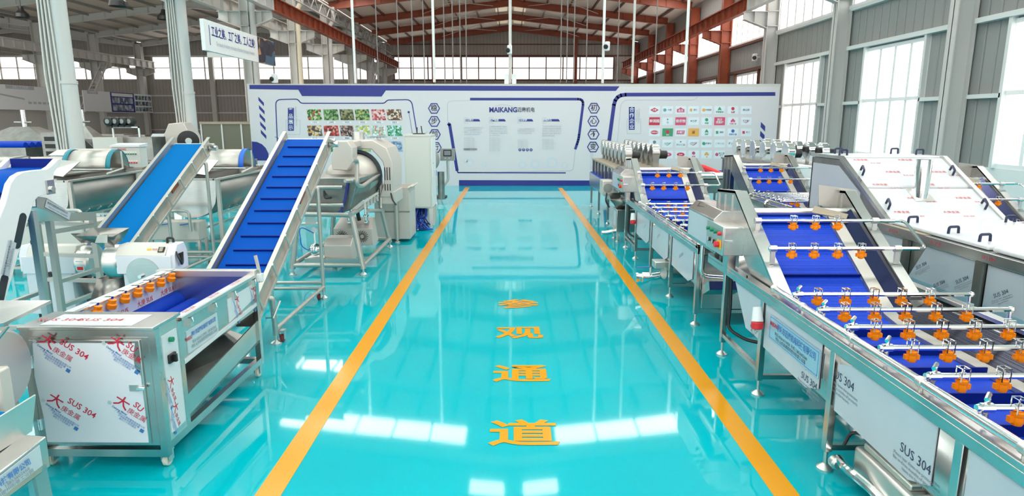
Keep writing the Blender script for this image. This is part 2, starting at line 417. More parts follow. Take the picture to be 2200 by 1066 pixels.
for y in (5.4, 11.4, 17.4, 23.4, 29.4): skylight_or_fill(-30, -23.5, y, y+2.3); skylight_or_fill(-20, -13.5, y, y+2.3)  # added out of view to brighten the left hall
for y in (23.4, 29.4, 35.4): skylight_or_fill(-52, -46, y, y+1.5); skylight_or_fill(-41, -35, y, y+1.5)  # same fill over the furthest hall, added out of view

# columns
def hcol(x, y, m, w=.5, d=.32, z1=9.0):
    mb = MB(); mb.box(x-w/2, x-w/2+.03, y-d/2, y+d/2, 0, z1); mb.box(x+w/2-.03, x+w/2, y-d/2, y+d/2, 0, z1); mb.box(x-w/2, x+w/2, y-.015, y+.015, 0, z1)
    for z in (6.3, 6.9): mb.box(x-w/2, x+w/2, y-d/2, y+d/2, z-.012, z+.012)
    return mb
def corbel(mb, x, y, sg, ln=.95):
    mb.hexa([(x,y-.02,6.25),(x,y+.02,6.25),(x+sg*ln,y+.02,6.6),(x+sg*ln,y-.02,6.6)], [(x,y-.02,6.9),(x,y+.02,6.9),(x+sg*ln,y+.02,6.9),(x+sg*ln,y-.02,6.9)])
    mb.bar((x, y, 6.23), (x+sg*ln, y, 6.58), .3, .03); mb.box(min(x, x+sg*ln), max(x, x+sg*ln), y-.15, y+.15, 6.87, 6.9)
    mb.box(x+sg*ln*.55-.01, x+sg*ln*.55+.01, y-.14, y+.14, 6.45, 6.9)
cn = 1
for k, y in enumerate(YK[1:]):
    mb = hcol(11, y, M['colw']); corbel(mb, 10.75, y, -1)
    o = mb.build('column_%d' % cn, M['colw'] if y < 30 else M['red']); o['kind'] = 'structure'; cn += 1
for k, y in enumerate(YK[1:]):
    mb = hcol(-11.13, y, M['colw'], .36, .4)
    corbel(mb, -10.95, y, 1); corbel(mb, -11.31, y, -1)
    o = mb.build('column_%d' % cn, M['colw'] if y < 24 else M['colg']); o['kind'] = 'structure'; cn += 1
    if k < 7:                              # downpipe beside the column
        p = MB(); x = -10.84 if k < 2 else -10.80
        if k < 2: p.cyl((x, y-.1, 0), (x, y-.1, 3.3), .175, n=20); p.cyl((x, y-.1, 3.3), (x, y-.1, 9), .16, n=20); p.cyl((x, y-.1, 3.28), (x, y-.1, 3.36), .19, n=20)
        else: p.tube([(x, y-.1, 0), (x, y-.1, 7.9), (x+.25, y-.1, 8.3), (x+.25, y-.1, 9.0)], .12, 14, fil=.2)
        p.build('downpipe', M['pipew'] if k < 3 else M['pipey'] if k == 3 else M['colw'], o)
    if k < 2:
        c = MB()
        for j, dx in enumerate((-.26, -.19, -.12, -.05)):
            c.tube([(-11+dx, y-.22, .3), (-11+dx+.03, y-.22, 1.4+.3*j), (-11+dx-.05+.04*j, y-.23, 3.5), (-11+dx+.02, y-.22, 6), (-11+dx-.03, y-.22, 9)], .022, 6)
        c.build('cable_run', M['lgrey'], o)
        MB().box(-11.3, -10.98, y-.32, y-.2, 1.35, 1.62).build('junction_box', M['white'], o)
for k, y in enumerate(YK[4:]):
    mb = hcol(-32.6, y, M['colw'], .6, .45); corbel(mb, -32.3, y, 1); corbel(mb, -32.9, y, -1)
    o = mb.build('column_%d' % cn, M['colg']); o['kind'] = 'structure'; cn += 1
# crane rails
def crane(x, y0, y1, m, label=None):
    mb = MB(); mb.box(x-.17, x+.17, y0, y1, 7.42, 7.46); mb.box(x-.13, x+.13, y0, y1, 6.9, 6.93); mb.box(x-.012, x+.012, y0, y1, 6.93, 7.42); mb.box(x-.04, x+.04, y0, y1, 7.46, 7.52)
    y = y0+.4
    while y < y1: mb.box(x-.12, x+.12, y-.008, y+.008, 6.93, 7.42); y += .9
    o = mb.build('beam_crane', m); o['kind'] = 'structure'; return o
crane(9.95, 28.2, 59, M['red']); crane(9.95, 8, 28.2, M['colw']); crane(-9.95, 28.2, 59, M['red']); crane(-9.95, 8, 28.2, M['colw'])
crane(-12.05, 8, 59, M['colg']); crane(-31.5, 34, 59, M['colg']); crane(-33.7, 34, 59, M['colg'])
# lattice girders between the left columns' heads
lt = MB()
for k in range(3, 8):
    a, b = YK[k], YK[k+1]; x = -10.35
    lt.bar((x,a,8.75),(x,b,8.75),.07,.07); lt.bar((x,a,8.1),(x,b,8.1),.07,.07)
    for i in range(8):
        y0_, y1_ = a+(b-a)*i/8, a+(b-a)*(i+1)/8
        lt.bar((x,y0_,8.1 if i % 2 else 8.75),(x,y1_,8.75 if i % 2 else 8.1),.04,.04)
trim(lt, M['grey'])
# low partition of the further hall
pw = MB().box(-33.1, -32.75, 36, YB, 0, 3.05).build('partition_left', M['part']); pw['kind'] = 'structure'
lw = MB().box(-54.2, -54, -7, YB, 0, 8.6).build('wall_left_unseen', M['wallr']); lw['kind'] = 'structure'  # unseen; added to keep sky light out of the far hall
# ================================================================== display wall with its prints
YW = 24.2
dw = thing('display_wall', 'long white exhibition wall printed with blue frames, pictures and partner marks across the hall', 'display wall', (0, YW, 0))
MB().box(-9.62, 9.86, YW, YW+.35, 0, 3.62).build('panel', M['print'], dw)
MB().box(-9.64, 9.88, YW+.02, YW+.37, 3.62, 3.72).build('top_cap', M['lgrey'], dw)
def wp(x, y): p = on_y(x, y, YW); return (p.x, p.z)
def shape(name, polys, m, d=.006, parent=None):
    mb = MB()
    for i, poly in enumerate(polys):
        mb.prism([wp(*p) for p in poly], 'y', YW-d, YW-.0005)
    return mb.build(name, m, parent or dw)
def line(name, pts, px, m, fil=0, d=.006, closed=False):
    P = [Vector((x, y, 0)) for x, y in pts]
    if fil: P = fillet(P, fil, 4)
    polys = []
    for a, b in zip(P, P[1:]):
        u = (b-a).normalized(); n = Vector((-u.y, u.x, 0))*px/2; a2, b2 = a-u*px*.2, b+u*px*.2
        polys.append([(a2+n)[:2], (b2+n)[:2], (b2-n)[:2], (a2-n)[:2]])
    return shape(name, polys, m, d)
def wtext(s, x, y, h, m, sx=1.0, up=(0,0,1), right=(1,0,0), bold=.0, ax='CENTER', name='lettering', d=.009, sp=1.0, line=1.0, parent=None):
    p = on_y(x, y, YW); return text(s, h*YW/FPX*1.0, m, parent or dw, (p.x, YW-d, p.z), right, up, name, ax, bold, sx, 1, sp, line)
B = M['pblue']
shape('header_band', [[(536,182.5),(1331,185.5),(1323,195.5),(829,194.5),(820,207.5),(649,206.5),(641,193),(536,191.5)]], B)
shape('footer_band', [[(986,387),(1664,389),(1664,400),(986,399)], [(540,390),(700,389),(700,398),(540,398)]], B)
for i in range(5):
    x, y = 555+i*1.3, 208+i*17.6; shape('stripe', [[(x,y),(x+12,y+13),(x+12,y+20.5),(x+.5,y+8)]], B)
for i in range(5):
    x, y = 1634-i*1.4, 262+i*19; shape('stripe', [[(x+1,y),(x+10,y+9.5),(x+9.5,y+21),(x,y+11)]], B)
shape('corner_wave', [[(541,304),(552,305),(563,310),(571,318),(577,330),(577,345),(543,345)]], B)
line('frame_line', [(598,350),(592,214),(640,213),(646,222),(826,222),(832,215),(884,214),(897,292)], 2.2, B, 12)
line('frame_line', [(591,294),(599,298),(604,330)], 1.0, B)
line('frame_line', [(878.5,241),(886,287)], .8, B); shape('dot', [[(878+2.6*math.cos(a*.785), 241+2.6*math.sin(a*.785)) for a in range(8)]], B)
def vlabel(x0, x1, y0, y1, s, en, ex):
    shape('label_box', [[(x0,y0),(x1,y0),(x1,y1),(x0,y1)]], B)
    n = len(s)
    for i, ch in enumerate(s): wtext(ch, (x0+x1)/2, y0+(y1-y0)*(i+.5)/n, 10.5, M['pwhite'], bold=.005)
    wtext(en, ex, (y0+y1)/2-6, 4.6, M['pgrey'], right=(0,0,-1), up=(1,0,0), bold=.01)
    line('frame_line', [(x0,y1-23),(x0-4,y1-23),(x0-4,y1+8),(x1+13,y1+8),(x1+13,y1-23),(x1,y1-23)], .8, M['pgrey'])
vlabel(618.5, 631.5, 232, 281, '产品展示', 'PRODUCT DISPLAY', 636)
vlabel(1351, 1363.5, 230, 279, '合作企业', 'COOPERATIVE\nENTERPRISE', 1370)
pics = [((.05,.22,.04),(.25,.42,.10),(.62,.10,.06),(.55,.60,.45),(.03,.10,.03)), ((.07,.20,.05),(.20,.34,.12),(.04,.10,.03),(.35,.45,.25)), ((.10,.10,.04),(.22,.20,.08),(.05,.05,.02),(.33,.30,.16)),
        ((.05,.18,.07),(.02,.08,.04),(.30,.40,.15),(.50,.42,.12)), ((.60,.14,.14),(.75,.38,.36),(.45,.05,.07),(.80,.62,.60)), ((.25,.06,.04),(.60,.50,.35),(.12,.06,.04),(.75,.70,.60)),
        ((.16,.12,.14),(.62,.30,.06),(.75,.62,.42),(.06,.05,.07)), ((.60,.06,.05),(.40,.03,.03),(.75,.30,.22),(.12,.03,.03)), ((.14,.06,.06),(.32,.16,.14),(.06,.03,.03),(.50,.36,.32)),
        ((.55,.60,.66),(.65,.55,.12),(.30,.42,.14),(.80,.80,.72)), ((.62,.70,.72),(.80,.85,.86),(.36,.52,.36),(.70,.20,.18)), ((.10,.36,.20),(.20,.52,.36),(.62,.76,.80),(.04,.22,.10)),
        ((.10,.07,.04),(.60,.36,.10),(.30,.16,.05)), ((.10,.30,.16),(.5,.66,.55),(.04,.16,.08)), ((.5,.1,.06),(.7,.4,.2),(.2,.05,.04)), ((.6,.6,.5),(.3,.4,.2),(.7,.5,.2)), ((.3,.4,.5),(.6,.7,.8),(.2,.25,.35)), ((.12,.2,.36),(.5,.6,.7),(.3,.4,.55))]
px0 = [659, 694, 729, 762, 797, 830]; px1 = [692, 728, 761, 795, 829, 864]
for r_, (ya, yb) in enumerate(((235,258.5),(270,292.5),(304,326))):
    for c_ in range(6):
        m = photo('product_picture_print_%d' % (r_*6+c_), pics[r_*6+c_], 15, r_*3.1+c_*1.3)
        shape('product_picture', [[(px0[c_]+r_*.8,ya),(px1[c_]-3+r_*.8,ya),(px1[c_]+.6+r_*.8,yb),(px0[c_]+3+r_*.8,yb)]], m)
        if r_ < 2: 
            cx = (px0[c_]+px1[c_])/2+1; line('caption_line', [(cx-8,yb+4.6),(cx+8,yb+4.6)], 3.6, M['pwhite'])
            wtext(['叶菜类','山野菜','海带类','蔬菜类','肉制品','坚果类','果汁类','果酱类','果脯类','饮料类','罐头类','乳品类'][r_*6+c_], cx, yb+4.6, 3.4, M['pdark'], d=.011)
def hexagon(x, y, ch):
    P = [(x+13*math.cos(R(60*i)), y+13.2*math.sin(R(60*i))) for i in range(6)]; Q = [(x+10.6*math.cos(R(60*i)), y+10.6*math.sin(R(60*i))) for i in range(6)]
    mb = MB()
    for i in range(6):
        j = (i+1) % 6; mb.prism([wp(*P[i]), wp(*P[j]), wp(*Q[j]), wp(*Q[i])], 'y', YW-.008, YW-.0005)
    o = mb.build('hexagon', B, dw); wtext(ch, x, y, 14.5, M['pdark'], bold=.012, parent=o)
for ch, x, y in (('稳',932.5,233),('步',933,261),('前',934,289),('行',936,317),('初',1276,232.5),('心',1275,260.5),('不',1275,288.5),('变',1274,316)): hexagon(x, y, ch)
wtext('STEADY STEP FORWARD', 917, 300, 3.6, M['pgrey'], right=(0,0,-1), up=(1,0,0)); wtext('THE ORIGINAL HEART\nREMAINS UNCHANGED', 1271, 347, 3.6, M['pgrey'], right=(0,0,-1), up=(1,0,0))
# middle panel
line('frame_line', [(962,262),(961,217),(1012,216)], .9, M['pgrey'], 10)
line('frame_line', [(1236,322),(1231,367),(988,371)], 1.1, M['pgrey'], 8)
line('thick_frame', [(1011,213),(1254,213),(1243,300),(1236,320)], 5.5, B, 12)
line('thick_frame', [(963,266),(966,268),(982,366)], 6.5, B)
line('thick_frame', [(982,366),(984,371),(1215,371.5)], 2.5, B)
wtext('MAIKANG', 1081, 236.5, 14.2, M['pblue'], bold=.035, sx=.92); wtext('迈康机电', 1130, 236.5, 10.5, M['pdark'], bold=.012, sx=.88)
line('logo_arc', [(1064,228),(1075,225),(1088,225),(1099,229)], .8, M['pgrey'], 6)
heads = [(997,1032,'企业简介'),(1051,1087,'生产制造'),(1112,1146,'企业资质'),(1165,1203,'销售网络')]
body = ['诸城市迈康机电科技有限公司\n位于山东诸城是集研发生产\n销售为一体的食品机械企业\n主营清洗机杀菌机油炸机', '公司拥有完善的生产设备和\n加工工艺激光切割数控折弯\n焊接抛光等设备齐全产品经\n过严格检验出厂质量可靠深\n受广大用户好评', '公司通过质量管理体系认证\n获得多项国家专利坚持以质\n量求生存以信誉求发展', '产品销往全国各地并出口到\n东南亚中东欧洲非洲等国家\n和地区公司秉承客户至上的\n服务理念为用户提供完善的\n售前售中售后服务']
for (x0, x1, s), bt in zip(heads, body):
    line('frame_line', [(x0+9,253),(x0,253),(x0,264.5),(x0+9,264.5)], .7, M['pgrey'])
    shape('heading_tab', [[(x0+2,256),(x1-3,256),(x1,261),(x0+2,261)]], B); wtext(s, x0+11, 258.5, 4.6, M['pwhite'], bold=.02)
    wd = (x1-x0)
    wtext(bt, x0, 282, 3.7*wd/36, M['pgrey'], ax='LEFT', sx=.85, line=1.25, name='paragraph')
    en = '\n'.join(['the company is a food machinery'[:20+i % 4] for i in range(11 if x0 < 1060 else 8)])
    wtext(en, x0, 310, 2.9*wd/36, M['pgrey'], ax='LEFT', sx=.9, line=.95, name='paragraph')
wtext('10000', 1003, 321, 6.5, M['pdark'], bold=.01); wtext('5000', 1018.5, 321, 6.5, M['pdark'], bold=.01)
for i, s in enumerate('技专品信'):
    x = 1117+i*8; o = shape('round_badge', [[(x+3.3*math.cos(a*.5236), 322+3.3*math.sin(a*.5236)) for a in range(12)]], B); wtext(s, x, 322, 3.4, M['pwhite'], parent=o)
M['faint'] = mat('wall_print_pale_gear', (.60,.66,.73), .4)
for x, y, r_ in ((1010,350,9),(1040,354,6),(1122,354,9),(1150,353,11),(1186,350,13),(1213,355,8),(1000,345,5),(1170,357,5)):
    mb = MB(); n = 14
    for i in range(n*2):
        a, b = math.pi*i/n, math.pi*(i+1)/n; ro = r_*(1.0 if i % 2 else .86)
        mb.prism([wp(x+ro*math.cos(a), y+ro*math.sin(a)), wp(x+ro*math.cos(b), y+ro*math.sin(b)), wp(x+r_*.6*math.cos(b), y+r_*.6*math.sin(b)), wp(x+r_*.6*math.cos(a), y+r_*.6*math.sin(a))], 'y', YW-.005, YW-.0005)
    mb.build('gear_print', M['faint'], dw)
# right panel with partner marks
line('thick_frame', [(1303,345),(1322,203.5),(1664,202)], 8, B, 22)
line('frame_line', [(1322,345),(1335,215),(1492,215),(1499,208)], .8, M['pgrey'], 14)
LX = [1406,1434.3,1462.3,1490,1518,1546,1574.5,1603]; LY = [236.5,260.5,284.5,308.5,332]
red, grn, org_, gry, pnk, blu = (.62,.03,.07), (.05,.32,.16), (.80,.40,.10), (.20,.22,.25), (.68,.08,.18), (.06,.12,.40)
marks = {(0,0):('d','沂源',red),(1,0):('c','大都',(.15,.35,.42)),(2,0):('r','吉文',pnk),(3,0):('q','菜优',org_),(4,0):('c','中国面',org_),(5,0):('t','蔬菜基地',grn),(6,0):('o','德盛',red),(7,0):('n','高山珍',gry),
 (0,1):('F','鲜润园',red),(1,1):('v','元',gry),(2,1):('F','佳农牧',pnk),(3,1):('n','金三楼',gry),(4,1):('o','绿源',grn),(5,1):('F','西贝\n莜面村',pnk),(6,1):('h','乐湖食品',pnk),(7,1):('a','辣之家',pnk),
 (0,2):('e','WEIDUN',red),(1,2):('F','番茄',grn),(2,2):('B','大福来',pnk),(3,2):('F','豆',org_),(4,2):('t','绿野',grn),(5,2):('q','国际',grn),(6,2):('o','杭阳食品',blu),(7,2):('q','新食',red),
 (0,3):('o','YG',gry),(1,3):('a','ecoland',grn),(2,3):('v','海川食品',gry),(3,3):('a','上市公司',red),(4,3):('c','康源公',grn),(5,3):('n','三角食品',(.55,.57,.6)),(6,3):('n','楼上楼下',gry),(7,3):('B','润汇',red),
 (0,4):('d','WEIDING',red),(1,4):('e','大红',pnk),(2,4):('e','Dole',red),(3,4):('o','米泉',pnk),(4,4):('h','果',org_),(5,4):('c','特食堂\n辣食',pnk),(7,4):('e','食',(.8,.3,.2))}
LM = {}
def ink(c):
    if c not in LM: LM[c] = mat('mark_ink_%d' % len(LM), c, .45)
    return LM[c]
M['card'] = mat('mark_card', (.75,.80,.86), .35)
for (i, j), (k, s, c) in marks.items():
    x, y = LX[i], LY[j]; w = 12
    big = k == 'F'
    o = shape('mark_card', [[(x-w+1,y-8.5),(x+w,y-8.5),(x+w-1,y+8.5),(x-w,y+8.5)]], ink(c) if big else M['card'], .006)
    def blob(poly, col): return MB().prism([wp(*p) for p in poly], 'y', YW-.010, YW-.006).build('emblem', col, o)
    circ = lambda cx, cy, r_, n=12: [(cx+r_*math.cos(2*math.pi*a/n), cy+r_*math.sin(2*math.pi*a/n)) for a in range(n)]
    ell = lambda cx, cy, a_, b_: [(cx+a_*math.cos(.45*t), cy+b_*math.sin(.45*t)) for t in range(14)]
    kw = dict(parent=o, d=.012, bold=.02)
    if big:
        if s == '番茄': blob(circ(x,y-1,4), ink(red)); wtext(s, x, y+5.5, 3, M['pwhite'], **kw)
        else: wtext(s, x, y, 7 if len(s) < 5 else 5.5, M['pwhite'] if c != org_ else ink((.4,.12,.02)), **kw)
    elif k in 'cq': blob(circ(x-6,y,3.6) if k == 'c' else [(x-8,y-3),(x-3,y-3),(x-3,y+3),(x-8,y+3)], ink(c)); wtext(s, x+4, y, 4.2, ink(gry), **kw)
    elif k == 'd': blob([(x-9,y),(x-3,y-3.5),(x,y-5),(x+3,y-3.5),(x+9,y),(x+3,y+3.5),(x,y+4.5),(x-3,y+3.5)], ink(c)); wtext(s, x, y, 4, M['pwhite'], **kw)
    elif k == 'e': blob(ell(x,y,8.5,4.2), ink(c)); wtext(s, x, y, 3.8, M['pwhite'], **kw)
    elif k == 'B': blob([(x-8,y-4),(x+9,y-4),(x+7.5,y+4),(x-9,y+4)], ink(c)); wtext(s, x, y, 4.8, M['pwhite'], **kw)
    elif k == 'r': blob([(x-8,y-2),(x-4,y-3),(x,y-6),(x+4,y-3),(x+8,y-2),(x+8,y+5),(x-8,y+5)], ink(c)); wtext(s, x, y+1.5, 5.5, M['pwhite'], **kw)
    elif k in 'to': blob(circ(x,y-3,3.6) if k == 'o' else [(x,y-7),(x+3,y-3),(x+4,y+1),(x,y-.5),(x-4,y+1),(x-3,y-3)], ink(c)); wtext(s, x, y+4.5, 4, ink(c), **kw)
    elif k == 'h': blob([(x,y-6),(x+5,y-1),(x+4,y+2.5),(x,y+1),(x-4,y+2.5),(x-5,y-1)], ink(c)); wtext(s, x, y+5.5, 3.6, ink(c), **kw)
    elif k == 'v': blob([(x,y-6),(x+2,y-4),(x,y-1.5),(x-2,y-4)], ink(c)); wtext(s, x, y+3, 4.6, ink(c), **kw)
    elif k == 'a': blob([(x-9,y+1),(x,y+2.5),(x+9,y-3.5),(x+4,y+1.5),(x,y+4)], ink(c)); wtext(s, x-1, y-1, 3.8, ink(gry), **kw)
    else: wtext(s, x, y, 4.8, ink(c), **kw)

# ------------------------------------------------------------------ overhead things
def cctv(x, y, z, label, ax=1, arm=None):
    t = thing('security_camera', label, 'camera', (x, y, z))
    if arm: MB().tube([arm, (x, y+.02, z)], .025, 8).build('bracket', M['white'], t)
    MB().box(x-.09, x+.09, y-.04, y+.2, z-.16, z+.16).build('housing', M['white'], t, bevel=.03)
    MB().lathe([(.075,0),(.09,.05),(.06,.09)], (x-.05*ax, y-.02, z-.02), (-.5*ax,-1,-.2), 14).build('lens', M['black'], t)
    return t
def rod(name, label, x, ytop, ybot, Y, r, m, group=None):
    a, b = on_y(x, 120, Y), on_y(x, ybot, Y); X = a.x
    t = MB().cyl((X, Y, b.z), (X, Y, gable(X)+.1), r, n=8).build(name, m); tag(t, label, 'rod', group)
    return X
rod('conduit_pole', 'grey conduit pole hanging from the ridge, carrying the middle security camera', 1096, 0, 179, 25.0, .055, M['lgrey'])
rod('conduit_pole', 'white conduit pole above the display wall, with a camera on a bracket', 1296, 0, 179, 25.0, .05, M['white'])
rod('conduit_pole', 'white thick conduit pole above the product pictures, beside the red crane rail', 761, 0, 179, 25.0, .05, M['white'])
rod('conduit_pole', 'white thick conduit pole between the product pictures and the middle panel', 932, 0, 177, 25.0, .05, M['white'])
rod('conduit_pole', 'white conduit pole in front of the row of red columns, above the partner marks', 1474, 0, 178, 25.0, .055, M['white'])
rod('conduit_pole', 'white conduit pole right of the camera bracket, above the partner marks heading', 1360, 0, 178, 25.0, .045, M['lgrey'])
for x in (811, 856, 887, 911, 955, 973, 989, 1002, 1205, 1218, 1233, 1260, 1327, 1408):
    rod('hanging_rod', 'thin grey rod hanging from the roof above the display wall', x, 0, 178, 27.0, .022, M['rod'], 'thin hanging rods')
p = on_y(1096, 107, 24.85); cctv(p.x-.02, 24.8, p.z, 'white security camera with black lens on the middle conduit pole', 1)
p = on_y(1305, 99, 24.6); cctv(p.x, 24.6, p.z, 'white security camera on a bracket, right of the ridge', 1, (on_y(1296, 104, 25).x, 25, p.z-.06))
p = on_y(590, 176, 24.35); c_ = cctv(p.x, 24.3, 3.92, 'white security camera on the top left corner of the display wall', 1)
p = on_x(1623, 123, 11.1); cctv(11.1, p.y, p.z, 'white security camera on the right wall cladding beside a red column', 1, (11.3, p.y, p.z))
bx = thing('junction_box', 'pair of small white boxes on top of the display wall at the pole foot', 'junction box', (.0, 24.5, 3.72))
for x in (-.14, .14): MB().box(x-.09, x+.07, 24.4, 24.5, 3.72, 4.08).build('box_body', M['white'], bx, bevel=.01)

sg = thing('hanging_sign', 'white hanging banner sign with blue slogan and a dark workshop picture', 'sign', (-9.5, 24, 4.5))
MB().box(-9.62, -9.5, 20.9, 26.95, 4.56, 5.5).build('board', M['white'], sg)
MB().box(-9.498, -9.492, 25.2, 26.95, 4.57, 5.49).build('picture', photo('workshop_picture_print', [(.015,.016,.03),(.03,.03,.05),(.05,.05,.06),(.02,.02,.04),(.05,.12,.2),(.5,.25,.12)], 3.2, 2.0), sg)
text('工业之美、工厂之美、工人之美!', .355, M['pblue'], sg, (-9.494, 23.15, 5.17), (0,1,0), (0,0,1), bold=.02, sx=.70)
text('The beauty of industry, the beauty of factories, the beauty of workers', .20, M['pgrey'], sg, (-9.494, 23.25, 4.83), (0,1,0), (0,0,1), sx=.56)
MB().box(-9.497, -9.492, 21.22, 21.25, 4.75, 5.35).build('rule_line', M['pblue'], sg)
MB().box(-12.2, -9.56, 26.9, 27.0, 4.9, 5.1).build('bracket', M['lgrey'], sg)
def lamp(x, y, Y, label):
    p = on_y(x, y, Y); t = thing('pendant_lamp', label, 'lamp', p)
    MB().cyl(p+Vector((0,0,.35)), (p.x, p.y, gable(p.x)+.1), .015, n=6).build('cord', M['black'], t)
    MB().lathe([(.09,.42),(.13,.25),(.30,.08),(.34,-.1),(.31,-.1),(.24,.08)], p, (0,0,1), 20).build('lamp_shade', M['black'], t)
lamp(254, 8, 26, 'black bell shaped pendant lamp beside the first white column'); lamp(47, 33, 34, 'black pendant lamp at the far left of the hall roof'); lamp(352, 38, 36, 'black pendant lamp between the two white columns')
def ladder(px0, py0, px1, py1, Y, w, label):
    a, b = on_y(px0, py0, Y), on_y(px1, py1, Y); a = a+(a-b)*(a.z/(b.z-a.z)); t = thing('ladder', label, 'ladder', (a.x, Y, a.z))
    for s_ in (-1, 1): MB().bar(a+Vector((s_*w/2,0,0)), b+Vector((s_*w/2,.6,0)), .09, .09, (0,1,0)).build('rail', M['colw'], t)
    n = 24
    for i in range(1, n):
        q = a.lerp(b+Vector((0,.6,0)), i/n); MB().cyl(q-Vector((w/2,0,0)), q+Vector((w/2,0,0)), .035, n=6).build('rung', M['colw'], t)
ladder(183, 212, 214, 135, 51.5, .5, 'white ladder leaning to the crane rail of the far left hall')
ladder(795, 181, 805, 118, 50, .45, 'white ladder standing against the red crane rail behind the display wall')
# notice boards above the low partition
for n_, (xa, xb, lab) in enumerate(((-40, 126, 'long pale notice board with a flow chart on the far left partition'), (178, 236, 'white notice board beside the first white column on the left partition'), (236, 287, 'blue notice board with two rows of workshop photographs'), (287, 327, 'white notice board with a grid of small photographs at the partition end'))):
    X = -32.2; a, b = on_x(xa, 200, X), on_x(xb, 200, X); y0, y1 = a.y, min(b.y, 59.3)
    t = thing('notice_board', lab, 'notice board', (X, (y0+y1)/2, 3.1))
    MB().box(X-.06, X, y0, y1, 3.1, 4.66).build('board', [M['pwhite'], M['pwhite'], M['pblue'], M['pwhite']][n_], t)
    if n_ < 2: MB().box(X, X+.01, y0+.5+1.5*(n_ == 0), y0+3+1.5*(n_ == 0)-(n_ == 1)*1.2, 4.42, 4.64).build('heading', M['pgrey'], t); text('设备工艺流程图' if n_ == 0 else '车间管理', .2, M['pwhite'] if n_ else M['pwhite'], t, (X+.014, y0+1.75+1.5*(n_ == 0)-.6*(n_ == 1), 4.53), (0,1,0))
    if n_ == 0:
        MB().bar((X+.006, y0+1, 4.1), (X+.006, y0+3.5, 3.8), .01, .1, (0,0,1)).build('diagram', M['pgrey'], t)
        for i in range(6): MB().box(X, X+.01, y0+3.8+i*.45, y0+4.1+i*.45, 3.5, 3.65).build('diagram', M['pgrey'], t)
    if n_ == 2:
        MB().box(X, X+.01, y0+.2, y1-.2, 4.35, 4.6).build('heading', M['pwhite'], t)
        for z in (3.2, 3.8):
            for i in range(4): MB().box(X, X+.01, y0+.2+i*(y1-y0-.4)/4, y0+.12+(i+1)*(y1-y0-.4)/4, z, z+.48).build('photograph', photo('board_photo_%d_%d' % (z*10, i), [(.2,.25,.35),(.5,.55,.62),(.1,.14,.25),(.35,.38,.42)], 3, i+z), t)
    if n_ == 3:
        for j in range(3):
            for i in range(5): MB().box(X, X+.01, y0+.1+i*(y1-y0-.2)/5, y0+.02+(i+1)*(y1-y0-.2)/5, 3.2+j*.48, 3.55+j*.48).build('photograph', photo('grid_photo_%d_%d' % (j, i), [(.06,.09,.16),(.3,.35,.4),(.5,.55,.6),(.1,.2,.2)], 4, i+j*2.2), t)
# ================================================================== machines right of the aisle
SH = {}
def foot(parent, x, y, z=.16, r=.05, m=None):
    return MB().lathe([(.018,0),(.018,z-.03),(.03,z-.03)][::-1] if 0 else [(r,0),(r*.98,.012),(r*.55,.03),(.02,.036),(.02,z)], (x,y,0), (0,0,1), 16).build('levelling_foot', m or M['steelw'], parent)
def caster(parent, x, y, r=.045, m=None, top=.14):
    fk = MB()
    for s_ in (-1, 1): fk.box(x-.02+.028*s_-.003+.02, x+.02+.028*s_+.003-.02, y-.03, y+.03, r*.8, top)
    fk.box(x-.035, x+.035, y-.035, y+.035, top-.02, top)
    f = fk.build('caster', M['steelw'], parent); MB().lathe([(r*.85,-.018),(r,-.012),(r,.012),(r*.85,.018)], (x,y,r), (1,0,0), 16).build('wheel', m or M['wheel'], f); return f
def nozzle_mesh(parent, x, y, z):
    mb = MB(); mb.lathe([(.012,-.075),(.024,-.07),(.030,-.05),(.026,-.028),(.030,-.02),(.030,-.005),(.02,0)], (x,y,z), (0,0,1), 10)
    for s_ in (-1, 1): mb.box(x+s_*.03-.014, x+s_*.03+.014, y-.012, y+.012, z-.055, z-.025)
    return mb.build('nozzle', M['orange'], parent)
def clip(mb, x, y, z, r):                 # wire bail holding a nozzle under its tube
    for dx in (-.022, .022): mb.tube([(x+dx,y-r-.006,z-r-.01),(x+dx,y-r-.006,z+r+.03),(x+dx,y+r+.006,z+r+.03),(x+dx,y+r+.006,z-r-.01)], .0035, 5)
    mb.bar((x-.022,y-r-.006,z+r+.03),(x+.022,y-r-.006,z+r+.03),.007,.007); mb.bar((x-.022,y+r+.006,z+r+.03),(x+.022,y+r+.006,z+r+.03),.007,.007)
    mb.cyl((x-.016,y,z),(x+.016,y,z),r+.004,n=10)
def spray_bar(root, x0, x1, y, z, nx, r=.017, valve=True, drop=True, extra=None):
    mb = MB(); mb.cyl((x0,y,z),(x1,y,z), r, n=10)
    if extra: mb.tube(extra, r*.85, 8, fil=.06)
    for x in nx: clip(mb, x, y, z, r)
    if valve:
        mb.cyl((x0+.05,y,z-.05),(x0+.05,y,z+.05),.013,n=8); mb.cyl((x0+.03,y-.02,z+.05),(x0+.07,y+.02,z+.062),.012,n=8); mb.cyl((x0+.02,y,z),(x0+.08,y,z),.024,n=10)
    if drop: mb.cyl((x1-.01,y,z+.02),(x1-.01,y,z-.13),.014,n=8); mb.sphere((x1,y,z),.024,8)
    o = mb.build('spray_bar', M['chrome'], root); first = None
    for x in nx:
        if first is None: first = nozzle_mesh(o, x, y, z-r); fx = x
        else: c = first.copy(); COL.objects.link(c); c.location = (x-fx, 0, 0)
    return o
def film_text(root, x, y, z, s='SUS 304', size=.07, right=(0,-1,0), up=(0,0,1), m=None, small=True):
    text(s, size, m or M['pdark'], root, (x,y,z), right, up, 'film_print')
    if small:
        r_, u_ = Vector(right).normalized(), Vector(up).normalized(); p = Vector((x,y,z))
        text('Please tear down the protective\nfilm in three months of products\nleave the factory', size*.36, M['igrey'], root, p-u_*size*1.05, right, up, 'film_print')

